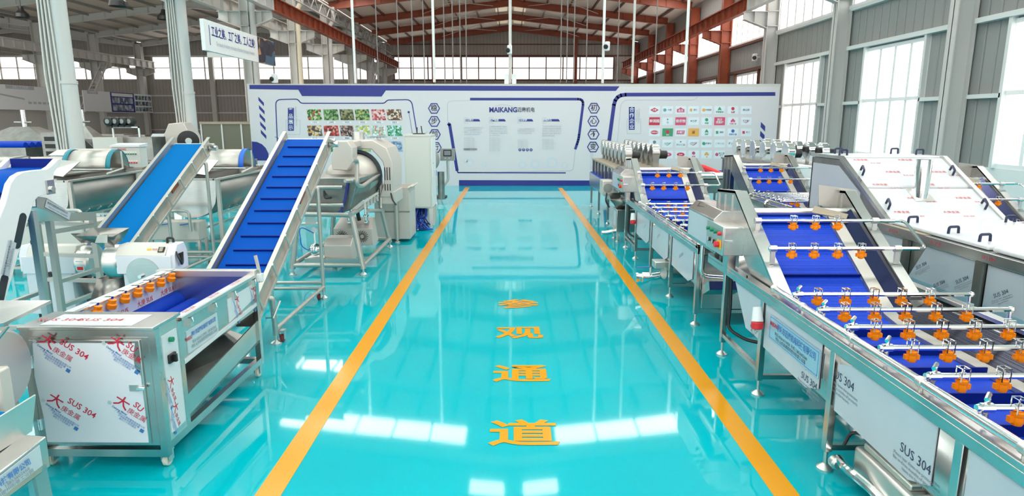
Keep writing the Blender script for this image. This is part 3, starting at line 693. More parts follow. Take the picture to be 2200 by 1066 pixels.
def washer(label, x0, y0, W=1.48, flat=3.77, legs=(0,1.25,2.5,3.75), bars=(.42,.83,1.24,1.66,2.07,2.47,2.87,3.29), detail=True, nz=(.255,.475,.70,.92,1.146), motor=True, group=None):
    root = thing('bubble_washing_machine', label, 'washing machine', (x0, y0, 0), group)
    X = lambda v: x0+v
    Yw = lambda v: y0+v
    # tank
    def sec(y, zb, zt=.93, k=1.0):
        return [(X(.03),Yw(y),zt),(X(.03),Yw(y),max(zb+.28,.42)),(X(.03+.30*k),Yw(y),zb),(X(W-.03-.30*k),Yw(y),zb),(X(W-.03),Yw(y),max(zb+.28,.42)),(X(W-.03),Yw(y),zt)]
    tk = MB().loft([sec(0,.2), sec(flat-.6,.2), sec(flat+.2,.55,.93,.5), sec(flat+.45,.70,.93,.3)], caps=False, closed=False)
    tk.f.append([0,1,2,3,4,5])
    tank = tk.build('tank', M['steel'], root, solid=.006)
    # rim: flat folded top flange down both sides and the near end
    L = flat+1.55
    mb = MB()
    for a, b in ((0,.085),(W-.085,W)): mb.box(X(a),X(b),Yw(-.02),Yw(L),.93,.965); 
    mb.box(X(0),X(W),Yw(-.02),Yw(.06),.93,.965)
    for a in (0, W-.012): mb.box(X(a),X(a+.012),Yw(-.02),Yw(L),.865,.93)
    mb.build('rim', M['steel'], root, bevel=.004)
    for a in legs + (flat+.98,):
        for s_ in (0, 1):
            xx = X(.0+.025) if s_ == 0 else X(W-.025)
            lg = MB().box(xx-.025,xx+.025,Yw(a)-.03,Yw(a)+.03,.14,.87).build('leg', M['steel'], root, bevel=.004)
            MB().lathe([(.055,0),(.055,.012),(.03,.035),(.014,.045),(.014,.15)],(xx,Yw(a),0),(0,0,1),16).build('levelling_foot', M['steelw'], lg)
    for a in (.01, W-.05): MB().box(X(a),X(a+.04),Yw(legs[-1]),Yw(flat+.98),.2,.24).build('lower_rail', M['steel'], root)
    for a in legs: MB().box(X(.05),X(W-.05),Yw(a)-.02,Yw(a)+.02,.15,.19).build('cross_member', M['steel'], root)
    # belt: level in the tank, then climbing; flights across it
    ys, zs, ye, ze = flat-.05, .78, flat+.98, 1.44
    bl = MB(); bx0, bx1 = X(.25), X(.99)
    pts = [(-.0+.1,.72),(ys-.35,.72),(ys-.1,.76),(ys+.08,.86),(ye,ze),(ye+.10,1.45),(ye+.15,1.38)]
    top = [((bx0,Yw(a),b),(bx1,Yw(a),b)) for a, b in pts]
    bl.loft([[p,q,(q[0],q[1],q[2]-.02),(p[0],p[1],p[2]-.02)] for p, q in top])
    belt = bl.build('belt', M['blue'], root)
    d = Vector((0,ye-ys-.08,ze-.86)); dl = d.length; d.normalize(); nrm = Vector((0,-d.z,d.y))
    n = 3
    for i in range(n):
        p = Vector((0,Yw(ys+.08),.86))+d*(dl*(i+.75)/n)
        fm = MB().hexa([(bx0,p.y,p.z),(bx1,p.y,p.z),(bx1,p.y+d.y*.03,p.z+d.z*.03),(bx0,p.y+d.y*.03,p.z+d.z*.03)], [v+nrm*.035 for v in (Vector((bx0,p.y,p.z)),Vector((bx1,p.y,p.z)),Vector((bx1,p.y+d.y*.01,p.z+d.z*.01)),Vector((bx0,p.y+d.y*.01,p.z+d.z*.01)))])
        fm.build('flight', M['blued'], belt)
    k = .35
    while k < ys-.4:
        MB().box(bx0,bx1,Yw(k),Yw(k+.012),.72,.79).build('flight', M['blued'], belt); k += .41
    # guard strips and perforated side plate
    gs = MB(); gt = MB()
    st = [(a, b+.03) for a, b in pts[:5]]
    gs.loft([[(bx1+.005,Yw(a),b),(bx1+.12,Yw(a),b),(bx1+.12,Yw(a),b-.03),(bx1+.005,Yw(a),b-.03)] for a, b in st])
    gt.loft([[(bx0-.03,Yw(a),b),(bx0-.005,Yw(a),b),(bx0-.005,Yw(a),b-.05),(bx0-.03,Yw(a),b-.05)] for a, b in st])
    gs.build('edge_strip', M['blast'], root); gt.build('edge_strip', M['blast'], root)
    pp = MB(); A = [(a, b) for a, b in pts[:3]]
    pp.loft([[(bx1+.12,Yw(a),b),(X(W-.09),Yw(a),b+.16),(X(W-.09),Yw(a),b+.15),(bx1+.12,Yw(a),b-.01)] for a, b in A]); pp.build('perforated_plate', M['perf'], root)
    pp = MB(); A = [(a, b) for a, b in pts[2:5]]
    pp.loft([[(bx1+.12,Yw(a),b+.01),(X(W-.25),Yw(a),b+.10),(X(W-.25),Yw(a),b+.09),(bx1+.12,Yw(a),b)] for a, b in A]); pp.build('side_guard', M['mirror'], root)
    # climbing side frames
    s0, s1 = flat-.02, flat+1.12
    for xa, xb in ((.10,.22),(W-.26,W-.16)):
        fr = MB()
        fr.prism([(Yw(s0-.1),.90),(Yw(s1),1.70),(Yw(s1+.55),1.66),(Yw(s1+.55),1.40),(Yw(s1+.1),1.38),(Yw(s0+.45),.90)], 'x', X(xa), X(xa)+.006)
        fr.prism([(Yw(s0-.1),.93),(Yw(s1),1.70),(Yw(s1),1.675),(Yw(s0-.1),.90)], 'x', X(xa), X(xb)); fr.prism([(Yw(s1),1.70),(Yw(s1+.55),1.66),(Yw(s1+.55),1.635),(Yw(s1),1.675)], 'x', X(xa), X(xb))
        fr.build('climbing_frame', M['steel'], root)
        for yy in (.08,.3,.5):
            MB().box(X(xa)-.01,X(xa)+.07,Yw(s1+yy)-.03,Yw(s1+yy)+.03,.93,1.66-yy*.07).build('frame_post', M['steel'], root)
    # drive chain seen under the frame
    ch = MB()
    for i in range(16):
        p = Vector((X(.16),Yw(s0+.25),.93))+Vector((0,.86,.50))*(i/16*1.0); ch.box(p.x-.01,p.x+.04,p.y-.012,p.y+.022,p.z-.012,p.z+.012)
    ch.bar((X(.16),Yw(s0+.20),.90),(X(.16),Yw(s0+1.1),1.43),.03,.03); ch.build('drive_chain', M['black'], root)
    # end guard, discharge chute
    MB().slab([(X(1.02),Yw(s1+.12),1.54),(X(1.56),Yw(s1+.10),1.42),(X(1.38),Yw(s1+.10),1.70),(X(1.00),Yw(s1+.12),1.75)], .006).build('end_guard', M['blast'], root)
    MB().slab([(X(.84),Yw(s1-.17),1.57),(X(1.17),Yw(s1-.2),1.49),(X(1.13),Yw(s1-.25),1.45),(X(.80),Yw(s1-.22),1.51)], .012).build('guard_flap', M['tan'], root)
    MB().slab([(bx0,Yw(ye+.15),1.5),(bx1,Yw(ye+.15),1.5),(bx1,Yw(ye+.5),1.2),(bx0,Yw(ye+.5),1.2)], .006).build('discharge_chute', M['steel'], root)
    MB().cyl((bx0-.08,Yw(ye+.1),1.49),(bx1+.3,Yw(ye+.1),1.49),.04,n=12).build('drive_roller', M['steelw'], root)
    # rail pipe and its stubs
    pz = 1.01
    MB().tube([(X(.045),Yw(flat-.15),pz),(X(.045),Yw(-.02),pz)] + ([(X(.045),Yw(-.06),pz-.0),(X(.045),Yw(-.06),.62),(X(.30),Yw(-.06),.60)] if detail != 2 else []), .026, 12, fil=.09).build('rail_pipe', M['chrome'], root)
    k = .2
    while k < flat-.2:
        st = MB(); st.cyl((X(.045),Yw(k),.965),(X(.045),Yw(k),pz),.012,n=8); st.cyl((X(.045),Yw(k-.02),pz),(X(.045),Yw(k+.02),pz),.031,n=12); st.build('pipe_bracket', M['steelw'], root); k += .72
    MB().sphere((X(.045),Yw(flat-.15),pz),.036,10).build('pipe_end', M['steelw'], root)
    for b in bars: spray_bar(root, X(.05), X(W-.01), Yw(b), 1.05, [X(v) for v in nz])
    za, zb = 1.47, 1.28
    spray_bar(root, X(.14), X(W-.02), Yw(flat+.62), za, [X(v) for v in (.50,.71,.92)], valve=False, drop=False, extra=[(X(W-.04),Yw(flat+.62),za),(X(W+.06),Yw(flat+.60),za),(X(W+.06),Yw(flat+.25),zb),(X(W-.04),Yw(flat+.22),zb)])
    spray_bar(root, X(.12), X(W-.02), Yw(flat+.22), zb, [X(v) for v in (.33,.53,.74,.95)], valve=False, drop=False)
    for yy, z in ((flat+.62, za),(flat+.22, zb)):
        for xx in (.16, W-.21): cl = MB(); cl.box(X(xx)-.02,X(xx)+.02,Yw(yy)-.012,Yw(yy)+.012,z-.14,z+.02); cl.cyl((X(xx)-.03,Yw(yy),z),(X(xx)+.03,Yw(yy),z),.03,n=10); cl.build('spray_bracket', M['steelw'], root)
    if motor:
        a, b = flat+1.15, flat+2.1
        mc = MB().prism([(X(-.09),1.06),(X(.20),1.06),(X(.20),1.49),(X(.0),1.49),(X(-.09),1.40)], 'y', Yw(a), Yw(b)).build('motor_cover', M['steel'], root, bevel=.006)
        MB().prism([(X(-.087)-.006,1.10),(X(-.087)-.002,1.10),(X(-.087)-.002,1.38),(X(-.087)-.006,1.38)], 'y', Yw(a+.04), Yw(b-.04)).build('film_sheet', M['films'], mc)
        MB().slab([(X(-.03),Yw(a+.55),1.462),(X(-.05),Yw(a+.75),1.445),(X(.0),Yw(a+.80),1.493),(X(.03),Yw(a+.60),1.493)], .004).build('hand_hole', M['black'], mc)
        # control box on its post
        a, b = flat+.80, flat+1.33
        MB().box(X(-.02),X(.06),Yw(a+.05),Yw(a+.2),.90,1.1).build('control_post', M['steel'], root)
        cb = MB().box(X(-.10),X(.11),Yw(a),Yw(b),1.09,1.38).build('control_box', M['steelw'], root, bevel=.006)
        MB().box(X(-.095),X(.105),Yw(a)-.02,Yw(a),1.095,1.375).build('door', M['steel'], cb, bevel=.006)
        MB().box(X(-.09),X(-.01),Yw(a)-.035,Yw(a)-.02,1.235,1.25).build('latch', M['chrome'], cb)
        def btn(yy, z, m, r=.019, l=.03): MB().cyl((X(-.10),Yw(yy),z),(X(-.10)-l,Yw(yy),z),r,n=12).build('button', m, cb)
        for i, m in enumerate(('rbut','green','green','green')): btn(a+.08+i*.12, 1.30-.0*i, M[m])
        btn(a+.10, 1.19, M['rbut'], .030, .05); MB().box(X(-.106),X(-.10),Yw(a+.05),Yw(a+.15),1.145,1.235).build('switch_plate', M['ybut'], cb)
        for yy in (a+.26, a+.40): btn(yy, 1.19, M['black'], .022, .02); MB().box(X(-.125),X(-.12),Yw(yy)-.006,Yw(yy)+.006,1.175,1.215).build('switch_lever', M['white'], cb)
    # industrial plug hanging on the frame, cable beside the rear leg
    pg = MB().cyl((X(-.05),Yw(flat-.05),.82),(X(-.05),Yw(flat-.08),.70),.035,.05,n=14).build('plug', M['white'], root)
    MB().lathe([(.045,0),(.052,.01),(.05,.06),(.03,.07)],(X(-.05),Yw(flat-.08),.70),(0,-.1,-1),14).build('plug_collar', M['rbut'], pg)
    MB().tube([(X(.06),Yw(flat+.95),.88),(X(.065),Yw(flat+.93),.5),(X(.05),Yw(flat+.93),.3),(X(.2),Yw(flat+.8),.22),(X(.5),Yw(flat+.6),.22)], .018, 8, fil=.08).build('cable', M['black'], root)
    # side sheets with film
    if detail:
        for i in range(len(legs)-1):
            a, b = legs[i]+.06, legs[i+1]-.06
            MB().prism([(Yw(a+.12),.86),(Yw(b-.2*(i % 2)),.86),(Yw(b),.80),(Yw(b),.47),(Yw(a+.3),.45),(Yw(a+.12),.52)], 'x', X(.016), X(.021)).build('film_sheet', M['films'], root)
    return root
w1 = washer('nearest bubble washer right of the aisle, with a company plate and six long spray bars', 2.18, 1.63, bars=(.42,.83,1.24,1.63,2.07,2.47,2.87,3.29), detail=1)
x = 2.188; lab = w1
# company plate, film prints and side details of the nearest washer
pp = on_x(1714, 755, 2.18)
MB().box(2.184, 2.19, 4.30, 5.20, .60, .80).build('company_plate', M['plate'], w1)
text('诸城市迈康机电科技有限公司', .066, M['iblue'], w1, (2.1825, 4.70, .735), (0,-1,0), bold=.02, sx=.80)
text('MAIKANG', .05, M['ired'], w1, (2.1825, 5.10, .735), (0,-1,0), bold=.02, sx=.7)
text('电话 0536-6113958  手机 13853602666\n地址 山东省诸城市密州街道工业园', .036, M['pdark'], w1, (2.1825, 4.78, .655), (0,-1,0))
ln = MB()
for a, b, c, d_ in ((4.32,5.18,.61,.614),(4.32,5.18,.786,.79),(4.32,4.324,.61,.79),(5.176,5.18,.61,.79)): ln.box(2.1825,2.184,a,b,c,d_)
ln.build('plate_border', M['iblue'], w1)
film_text(w1, 2.194, 4.45, .52, size=.075); film_text(w1, 2.194, 3.20, .60, size=.08); film_text(w1, 2.194, 4.0, .72, size=.085)
text('SUS304', .08, M['pdark'], w1, (2.194, 5.52, .60), (0,-.86,.5), (0,.5,.86), 'film_print')
# hopper end sheet with film
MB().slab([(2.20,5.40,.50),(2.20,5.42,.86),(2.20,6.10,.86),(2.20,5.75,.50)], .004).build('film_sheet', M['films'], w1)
text('SUS304', .085, M['pdark'], w1, (2.196, 5.50, .56), (0,-.8,.6), (0,.6,.8), 'film_print')
# air box with hoses under the tank
ab = MB().box(2.27, 2.62, 3.30, 3.92, .06, .30).build('air_box', M['steelw'], w1, bevel=.03)
MB().box(2.30, 2.60, 3.36, 3.86, .30, .345).build('air_box_lid', M['steelw'], w1, bevel=.012)
MB().tube([(2.25,4.05,.12),(2.20,3.85,.16),(2.26,3.6,.14),(2.24,3.2,.10)], .03, 10, fil=.15).build('hose', M['chrome'], w1)
MB().tube([(2.24,3.98,.26),(2.30,4.02,.34),(2.38,3.9,.36)], .012, 8, fil=.05).build('hose', M['black'], w1)
MB().lathe([(.03,0),(.045,.02),(.045,.06),(.03,.08)],(2.23,4.08,.1),(0,-1,0),12).build('hose_joint', M['steelw'], w1)

w2 = washer('second bubble washer along the aisle, with a drain valve beside the yellow line', 2.18, 7.38, bars=(.55,.98,1.4,1.82,2.25,2.7,3.15), nz=(.42,.70,.98,1.26))
v = MB(); v.tube([(2.30,8.95,.30),(2.22,8.95,.24),(1.98,8.95,.20),(1.82,8.95,.20)], .055, 14, fil=.08)
v.cyl((1.98,8.95,.20),(1.88,8.95,.20),.075,n=14); v.cyl((1.82,8.95,.20),(1.79,8.95,.20),.07,n=14); v.build('drain_pipe', M['chrome'], w2)
MB().tube([(2.15,8.8,.30),(2.45,8.9,.30)], .09, 14).build('drain_elbow', M['steelw'], w2)
MB().box(2.02, 2.24, 8.78, 9.0, .36, .46).build('actuator', M['steelw'], w2, bevel=.01); MB().cyl((1.99,8.92,.20),(1.99,8.92,.36),.016,n=8).build('valve_stem', M['steelw'], w2)
MB().bar((1.99,8.92,.36),(1.78,8.88,.36),.03,.012).build('valve_handle', M['iblue'], w2)
for y, z, s in ((8.1,.70,.06),(9.4,.72,.05),(10.4,.7,.05)): text('SUS 304', s, M['igrey'], w2, (2.194, y, z), (0,-.9,.4), (0,.4,.9), 'film_print')
MB().slab([(2.24,7.30,.50),(2.60,7.30,.50),(2.60,7.05,.62),(2.24,7.05,.62)], .10).build('discharge_tray', M['steel'], w2)
MB().box(2.26, 2.66, 7.32, 7.36, .22, .86).build('end_sheet', M['steel'], w2)

w3 = washer('bubble washer in the second row, left of the large filmed machine', 4.52, 10.35, flat=2.0, legs=(0,.98,1.95), bars=(.5,.72,.94,1.16,1.38,1.6,1.8), motor=False, detail=2, nz=(.35,.75,1.15))
MB().tube([(4.50,11.3,.2),(4.50,11.3,1.0),(4.62,11.3,1.0)], .03, 10, fil=.06).build('rail_pipe', M['chrome'], w3)
w4 = washer('bubble washer by the right wall, seen above the large filmed machine', 6.1, 5.25, detail=0, motor=False)

M['drum'] = mat('blower_drum_steel', (.46,.46,.45), .25, 1)
# ------------------------------------------------------------------ blower driers
def blower(parent, x, y, z, s_=1.0, dm='drum'):
    b = MB(); b.lathe([(.17*s_,-.075*s_),(.18*s_,-.06*s_),(.18*s_,.06*s_),(.17*s_,.075*s_)], (x,y,z), (1,0,0), 22)
    b.box(x-.06*s_, x+.06*s_, y-.05*s_-.12*s_, y+.02*s_-.02, z-.36*s_, z)
    o = b.build('blower', M[dm], parent)
    mt = MB().lathe([(.08*s_,.075*s_),(.085*s_,.09*s_),(.085*s_,.24*s_),(.06*s_,.26*s_)], (x,y,z-.03*s_), (1,0,0), 14).build('motor', M['black'], o)
    return o
def drier(label, x0, y0, L, n, W=1.4, z=1.0, m=None, s_=1.0, cols=(.38,1.05), b0=.35, dm='drum'):
    root = thing('air_blower_drier', label, 'drying machine', (x0, y0, 0))
    MB().box(x0, x0+W, y0, y0+L, .62, z).build('trough', M['steel'], root, bevel=.01)
    MB().box(x0+.03, x0+W-.03, y0+.02, y0+L-.02, z, z+.02).build('mesh_belt', M['blue'], root)
    for k in range(4):
        for xx in (x0+.03, x0+W-.08):
            lg = MB().box(xx, xx+.05, y0+.1+k*(L-.25)/3, y0+.15+k*(L-.25)/3, .1, .62).build('leg', M['steel'], root); 
            MB().lathe([(.05,0),(.05,.012),(.025,.035),(.014,.045),(.014,.1)],(xx+.025,y0+.125+k*(L-.25)/3,0),(0,0,1),12).build('levelling_foot', M['steelw'], lg)
    MB().box(x0+.05, x0+W-.05, y0+.2, y0+L-.1, z+.36, z+.40).build('blower_tray', M['tan'] if m is None else m, root)
    for i in range(n):
        yy = y0+b0+(L-b0-.25)*i/(n-1)
        for xx in (x0+.05, x0+W-.11): MB().box(xx, xx+.06, yy-.06, yy+.02, z, z+.38).build('air_duct', M['steeld'], root)
        for j, c in enumerate(cols): blower(root, x0+c, yy+(.25 if j else 0), z+.40+.27*s_, s_, dm)
    return root
d1 = drier('drier with rows of chrome blowers at the far end of the right aisle edge', 2.24, 13.35, 5.0, 7, s_=1.12, b0=1.25, z=.97)
mt = MB().box(2.0, 2.26, 14.0, 14.45, .80, 1.12).build('motor_cover', M['hood'], d1, bevel=.02); MB().lathe([(.10,0),(.10,.02),(.06,.02),(.06,.035)],(2.12,14.0,.96),(0,-1,0),20).build('fan_grille', M['grey'], mt)
MB().tube([(2.1,13.98,.85),(2.06,13.9,.7),(2.14,13.86,.55)], .02, 8, fil=.06).build('cable', M['black'], d1)
hp = thing('hopper_tank', 'small steel tank with an open funnel between the drier and the second washer', 'tank', (2.3, 12.6, 0))
MB().loft([[(1.98,12.75,.86),(2.45,12.75,.86),(2.45,13.15,.95),(1.98,13.15,.95)],[(2.15,12.8,.66),(2.45,12.8,.66),(2.45,13.1,.66),(2.15,13.1,.66)]], caps=False).build('funnel', M['steeld'], hp, solid=.008)
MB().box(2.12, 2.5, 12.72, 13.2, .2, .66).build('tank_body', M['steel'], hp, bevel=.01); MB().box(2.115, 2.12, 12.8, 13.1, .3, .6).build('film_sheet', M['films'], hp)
MB().tube([(2.2,12.9,.22),(1.95,12.9,.16),(1.85,12.9,.16)], .045, 12, fil=.06).build('drain_pipe', M['chrome'], hp)
for xx in (2.15, 2.46):
    for yy in (12.75, 13.16): MB().lathe([(.045,0),(.045,.012),(.02,.03),(.02,.2)],(xx,yy,0),(0,0,1),10).build('levelling_foot', M['steelw'], hp)
d2 = drier('drier with large shiny blower drums below the right windows', 5.95, 14.6, 4.0, 6, W=1.9, z=.98, s_=1.15, cols=(.45,1.35), m=M['steeld'], dm='chrome')
MB().box(6.15, 6.5, 13.9, 14.5, .3, 1.45).build('control_cabinet', M['white'], d2, bevel=.02)

# ------------------------------------------------------------------ large filmed machine with a chimney
ck = thing('covered_cooking_machine', 'large machine under white film with lids, black handles and a steel chimney', 'cooking machine', (4.45, 3.4, 0))
X0, X1 = 4.45, 5.86
MB().box(X0, X1, 3.2, 9.4, .25, 1.12).build('body', M['steel'], ck)
MB().box(X0-.04, X1+.04, 3.2, 7.62, 1.10, 1.20).build('rim', M['steel'], ck, bevel=.006)
MB().box(X0-.045, X0+.04, 6.75, 7.6, 1.198, 1.206).build('tan_edge_strip', M['tan'], ck)
for yy in (3.6, 4.75, 5.9, 7.05, 8.2): MB().box(X0-.045, X0-.005, yy-.05, yy+.05, .05, 1.1).build('leg', M['steeld'], ck)
for i, (a, b) in enumerate(((3.7,4.68),(4.82,5.83),(5.97,6.98),(7.12,8.1))):
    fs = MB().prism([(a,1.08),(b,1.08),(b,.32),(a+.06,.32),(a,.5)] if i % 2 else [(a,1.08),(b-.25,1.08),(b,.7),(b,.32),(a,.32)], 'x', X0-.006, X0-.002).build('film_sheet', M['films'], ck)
    for j in range(3):
        film_text(ck, X0-.009, b-.2-j*.32, .86-.12*(j % 2)-.1*j*(i % 2), size=.055, right=(0,-.85,.5), up=(0,.5,.85))
        film_text(ck, X0-.009, b-.3-j*.3, .60-.08*(j % 2), size=.055, right=(0,-.85,.5), up=(0,.5,.85), small=False)
    MB().box(X0-.008, X0-.006, a, b, .66, .70).build('film_seam', M['plate'], ck)
def lid(y0, z0, y1, z1, nm='lid', t=.05):
    return MB().hexa([(X0+.02,y0,z0-t),(X1-.02,y0,z0-t),(X1-.02,y1,z1-t),(X0+.02,y1,z1-t)], [(X0+.02,y0,z0),(X1-.02,y0,z0),(X1-.02,y1,z1),(X0+.02,y1,z1)]).build(nm, M['filmw'], ck, bevel=.02)
def handle(x, y, z, d=(0,1,0), n=(0,0,1)):
    d, n = Vector(d).normalized(), Vector(n).normalized(); p = Vector((x,y,z))
    return MB().tube([p-d*.065, p-d*.06+n*.075, p+d*.06+n*.075, p+d*.065], .014, 8, fil=.02).build('handle', M['navy'], ck)
for a, b in ((3.3,4.55),(4.6,5.85),(5.9,7.5)): lid(a, 1.255, b, 1.255)
for x_, y_ in ((X0+.14,7.25),(X0+.13,6.55),(X0+.13,6.1),(X0+.13,5.2),(X0+.13,4.9),(X1-.12,7.3),(X1-.12,6.1),(X1-.12,5.2)): handle(x_, y_, 1.25, (1,.25,0))
sl = Vector((0,1.22,.66)).normalized(); sn = Vector((0,-sl.z,sl.y))
lid(7.52, 1.24, 8.12, 1.565); lid(8.16, 1.585, 8.76, 1.91)
lid(8.78, 1.93, 9.55, 1.93, 'top_lid')
MB().prism([(7.5,1.1),(7.5,1.2),(8.75,1.88),(9.55,1.88),(9.55,1.1)], 'x', X0, X0+.01).build('hood_side', M['steeld'], ck)
MB().prism([(7.5,1.1),(7.5,1.2),(8.75,1.88),(9.55,1.88),(9.55,1.1)], 'x', X1-.01, X1).build('hood_side', M['steeld'], ck)
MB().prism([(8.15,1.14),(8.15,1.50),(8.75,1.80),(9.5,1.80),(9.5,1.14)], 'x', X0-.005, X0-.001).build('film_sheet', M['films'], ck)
MB().box(X0, X1, 9.53, 9.55, 1.1, 1.88).build('hood_end', M['steeld'], ck)
for x_ in (X0-.02, X1-.04): MB().prism([(7.45,1.17),(8.74,1.89),(9.58,1.89),(9.58,1.93),(8.73,1.935),(7.42,1.21)], 'x', x_, x_+.06).build('hood_edge', M['steel'], ck)
for x_, y_, z_ in ((X0+.12,7.75,1.38),(X0+.12,8.4,1.735),(X1-.12,7.75,1.38),(X1-.12,8.4,1.735)): handle(x_, y_, z_, sl+Vector((.25,0,0)), sn)
for x_, y_ in ((X0+.14,8.95),(X0+.3,9.4),(X1-.3,9.4),(X1-.12,9.1)): handle(x_, y_, 1.93, (1,.3,0))
for i in range(5):
    for j in range(4):
        if (i+j) % 2: continue
        y_ = 7.66+i*.26; z_ = 1.24+(y_-7.52)*.541+.003
        text('大庚金属', .05, M['ired'], ck, (X0+.25+j*.3, y_, z_+.002), (1,.0,.0), sl, 'film_print')
        text('SUS 304', .04, M['ired'], ck, (X0+.42+j*.3, y_-.07, z_-.036), (1,.0,.0), sl, 'film_print')
for i in range(5): text('SUS 304', .05, M['ired'], ck, (X0-.0405, 4.3+i*.75, 1.15), (0,-1,0), (0,0,1), 'film_print')
cx, cy_, cz = 5.10, 7.98, 1.48
MB().cyl((cx,cy_,cz-.06),(cx,cy_,1.93),.092,n=26).build('chimney', M['chrome'], ck)
MB().slab([(cx-.12,cy_-.12,cz-.057),(cx+.12,cy_-.12,cz-.057),(cx+.12,cy_+.12,cz+.073),(cx-.12,cy_+.12,cz+.073)], .012).build('chimney_flange', M['steelw'], ck)
# ================================================================== machines left of the aisle
# ---- brush roller washer
bw = thing('brush_roller_washer', 'steel brush roller washer on casters with a filmed front door and blue rollers inside', 'washing machine', (-2.93, 4.14, 0))
xl, xr, yf, yb = -3.31, -2.39, 4.14, 5.86
fr = MB()
for x in (xl, xr-.05):
    fr.box(x, x+.05, yf, yf+.05, .09, 1.02); fr.box(x+.001, x+.05, yf+.28, yf+.33, .19, .98); fr.box(x, x+.05, yb-.06, yb, .13, 1.0)
    fr.box(x+.001, x+.049, yf+.049, yb-.059, .131, .19)
for z in (.092, .96): fr.box(xl+.049, xr-.049, yf+.001, yf+.049, z, z+.055)
fr.box(xl+.049, xr-.049, yb-.059, yb-.001, .131, .18)
fr.build('frame', M['steel'], bw)
MB().box(xl+.05, xr-.05, yf-.006, yf+.03, .185, .97).build('front_panel', M['steel'], bw)
dr = MB().box(xl+.07, xr-.10, yf-.022, yf-.006, .20, .955).build('door', M['steel'], bw, bevel=.004)
def fquad(x0, x1, z0, z1): return [(x0,z0),(x1-.03,z0+.0),(x1,z0+.1),(x1-.05,z1),(x0+.03,z1),(x0,z1-.08)]
MB().prism([(xl+.10,.215),(xr-.115,.215),(xr-.115,.70),(xr-.15,.76),(xr-.15,.84),(xr-.13,.935),(xl+.10,.935),(xl+.08,.70),(xl+.10,.40)], 'y', yf-.026, yf-.022).build('film_sheet', M['film'], dr)
rr, uu = (.82,0,-.57), (.57,0,.82)
rv, uv = Vector(rr), Vector(uu)
def daka(parent, x, y, z, k=1.0, right=rr, up=uu, nrm=(0,-1,0), parts=3):
    r_, u_ = Vector(right).normalized(), Vector(up).normalized(); p = Vector((x,y,z))
    text('大', .15*k, M['ired'], parent, p, r_, u_, 'film_print', bold=.012, sx=1.15)
    text('庚金属', .075*k, M['ired'], parent, p+r_*.20*k-u_*.035*k, r_, u_, 'film_print')
    text('Dakeng Metal', .032*k, M['iblue'], parent, p+r_*.02*k-u_*.09*k, r_, u_, 'film_print', bold=.02)
    text('广东佛山大庚金属制品有限公司\n不锈钢板材表面保护膜\n请在三个月内撕去', .026*k, M['iblue'], parent, p+r_*.16*k-u_*.145*k, r_, u_, 'film_print')
    q = p+r_*.33*k-u_*.16*k; n_ = r_.cross(u_)*.001
    MB().slab([q-r_*.022*k-u_*.02*k, q+r_*.022*k-u_*.02*k, q+r_*.022*k+u_*.02*k, q-r_*.022*k+u_*.02*k], .0008).build('film_emblem', M['iblue'], parent)
    a = [p-r_*.11*k-u_*.07*k+Vector(r_*math.cos(t*.52)+u_*math.sin(t*.52))*(.028*k if t % 2 else .017*k) for t in range(12)]
    MB().slab(a, .0008).build('film_emblem', M['platew'], parent)
yy = yf-.0275
for i, (x, z) in enumerate([(v.x, v.z) for v in (on_y(100,735,4.11), on_y(250,738,4.11), on_y(118,862,4.11), on_y(262,866,4.11))]):
    daka(dr, x, yy, z, .64)
    if i in (0, 2): text('SUS 304', .062, M['ired'], dr, (x+.175, yy, z-.055), rr, uu, 'film_print', bold=.012)
    else: text('SU', .062, M['ired'], dr, (xr-.155, yy, z-.03), (.7,0,-.7), (.7,0,.7), 'film_print', bold=.012)
MB().box(xr-.20, xr-.135, yf-.03, yf-.024, .595, .64).build('latch_plate', M['steelw'], dr); MB().box(xr-.15, xr-.09, yf-.045, yf-.028, .605, .63).build('latch', M['chrome'], dr, bevel=.005)
for z in (.35, .80): MB().cyl((xl+.075,yf-.03,z-.04),(xl+.075,yf-.03,z+.04),.013,n=10).build('hinge', M['chrome'], dr)
MB().box(xl, xr, yf-.02, yf+.34, 1.02, 1.045).build('top_panel', M['steel'], bw, bevel=.004)
MB().box(xl+.13, xr-.16, yf+.02, yf+.26, 1.045, 1.049).build('film_sheet', M['filmw'], bw)
for x in (-3.12, -2.83): text('SUS 304', .075, M['ired'], bw, (x, yf+.13, 1.051), (1,0,0), (0,1,0), 'film_print', sx=1.2)
# side strip with buttons
MB().box(xr-.01, xr-.002, yf+.05, yf+.28, .14, 1.02).build('side_strip', M['steelw'], bw)
MB().box(xr-.002, xr+.002, yf+.07, yf+.26, .24, .95).build('film_sheet', M['filmw'], bw)
daka(bw, xr+.003, yf+.12, .60, .5, (0,.3,-.95), (0,.95,.3)); daka(bw, xr+.003, yf+.14, .40, .5, (0,.3,-.95), (0,.95,.3))
MB().cyl((xr,yf+.16,.90),(xr+.03,yf+.16,.90),.018,n=14).build('start_button', M['green'], bw)
sw = MB().box(xr, xr+.02, yf+.11, yf+.20, .735, .80).build('rotary_switch', M['black'], bw, bevel=.006); MB().box(xr+.02, xr+.045, yf+.145, yf+.165, .74, .795).build('switch_lever', M['black'], sw)
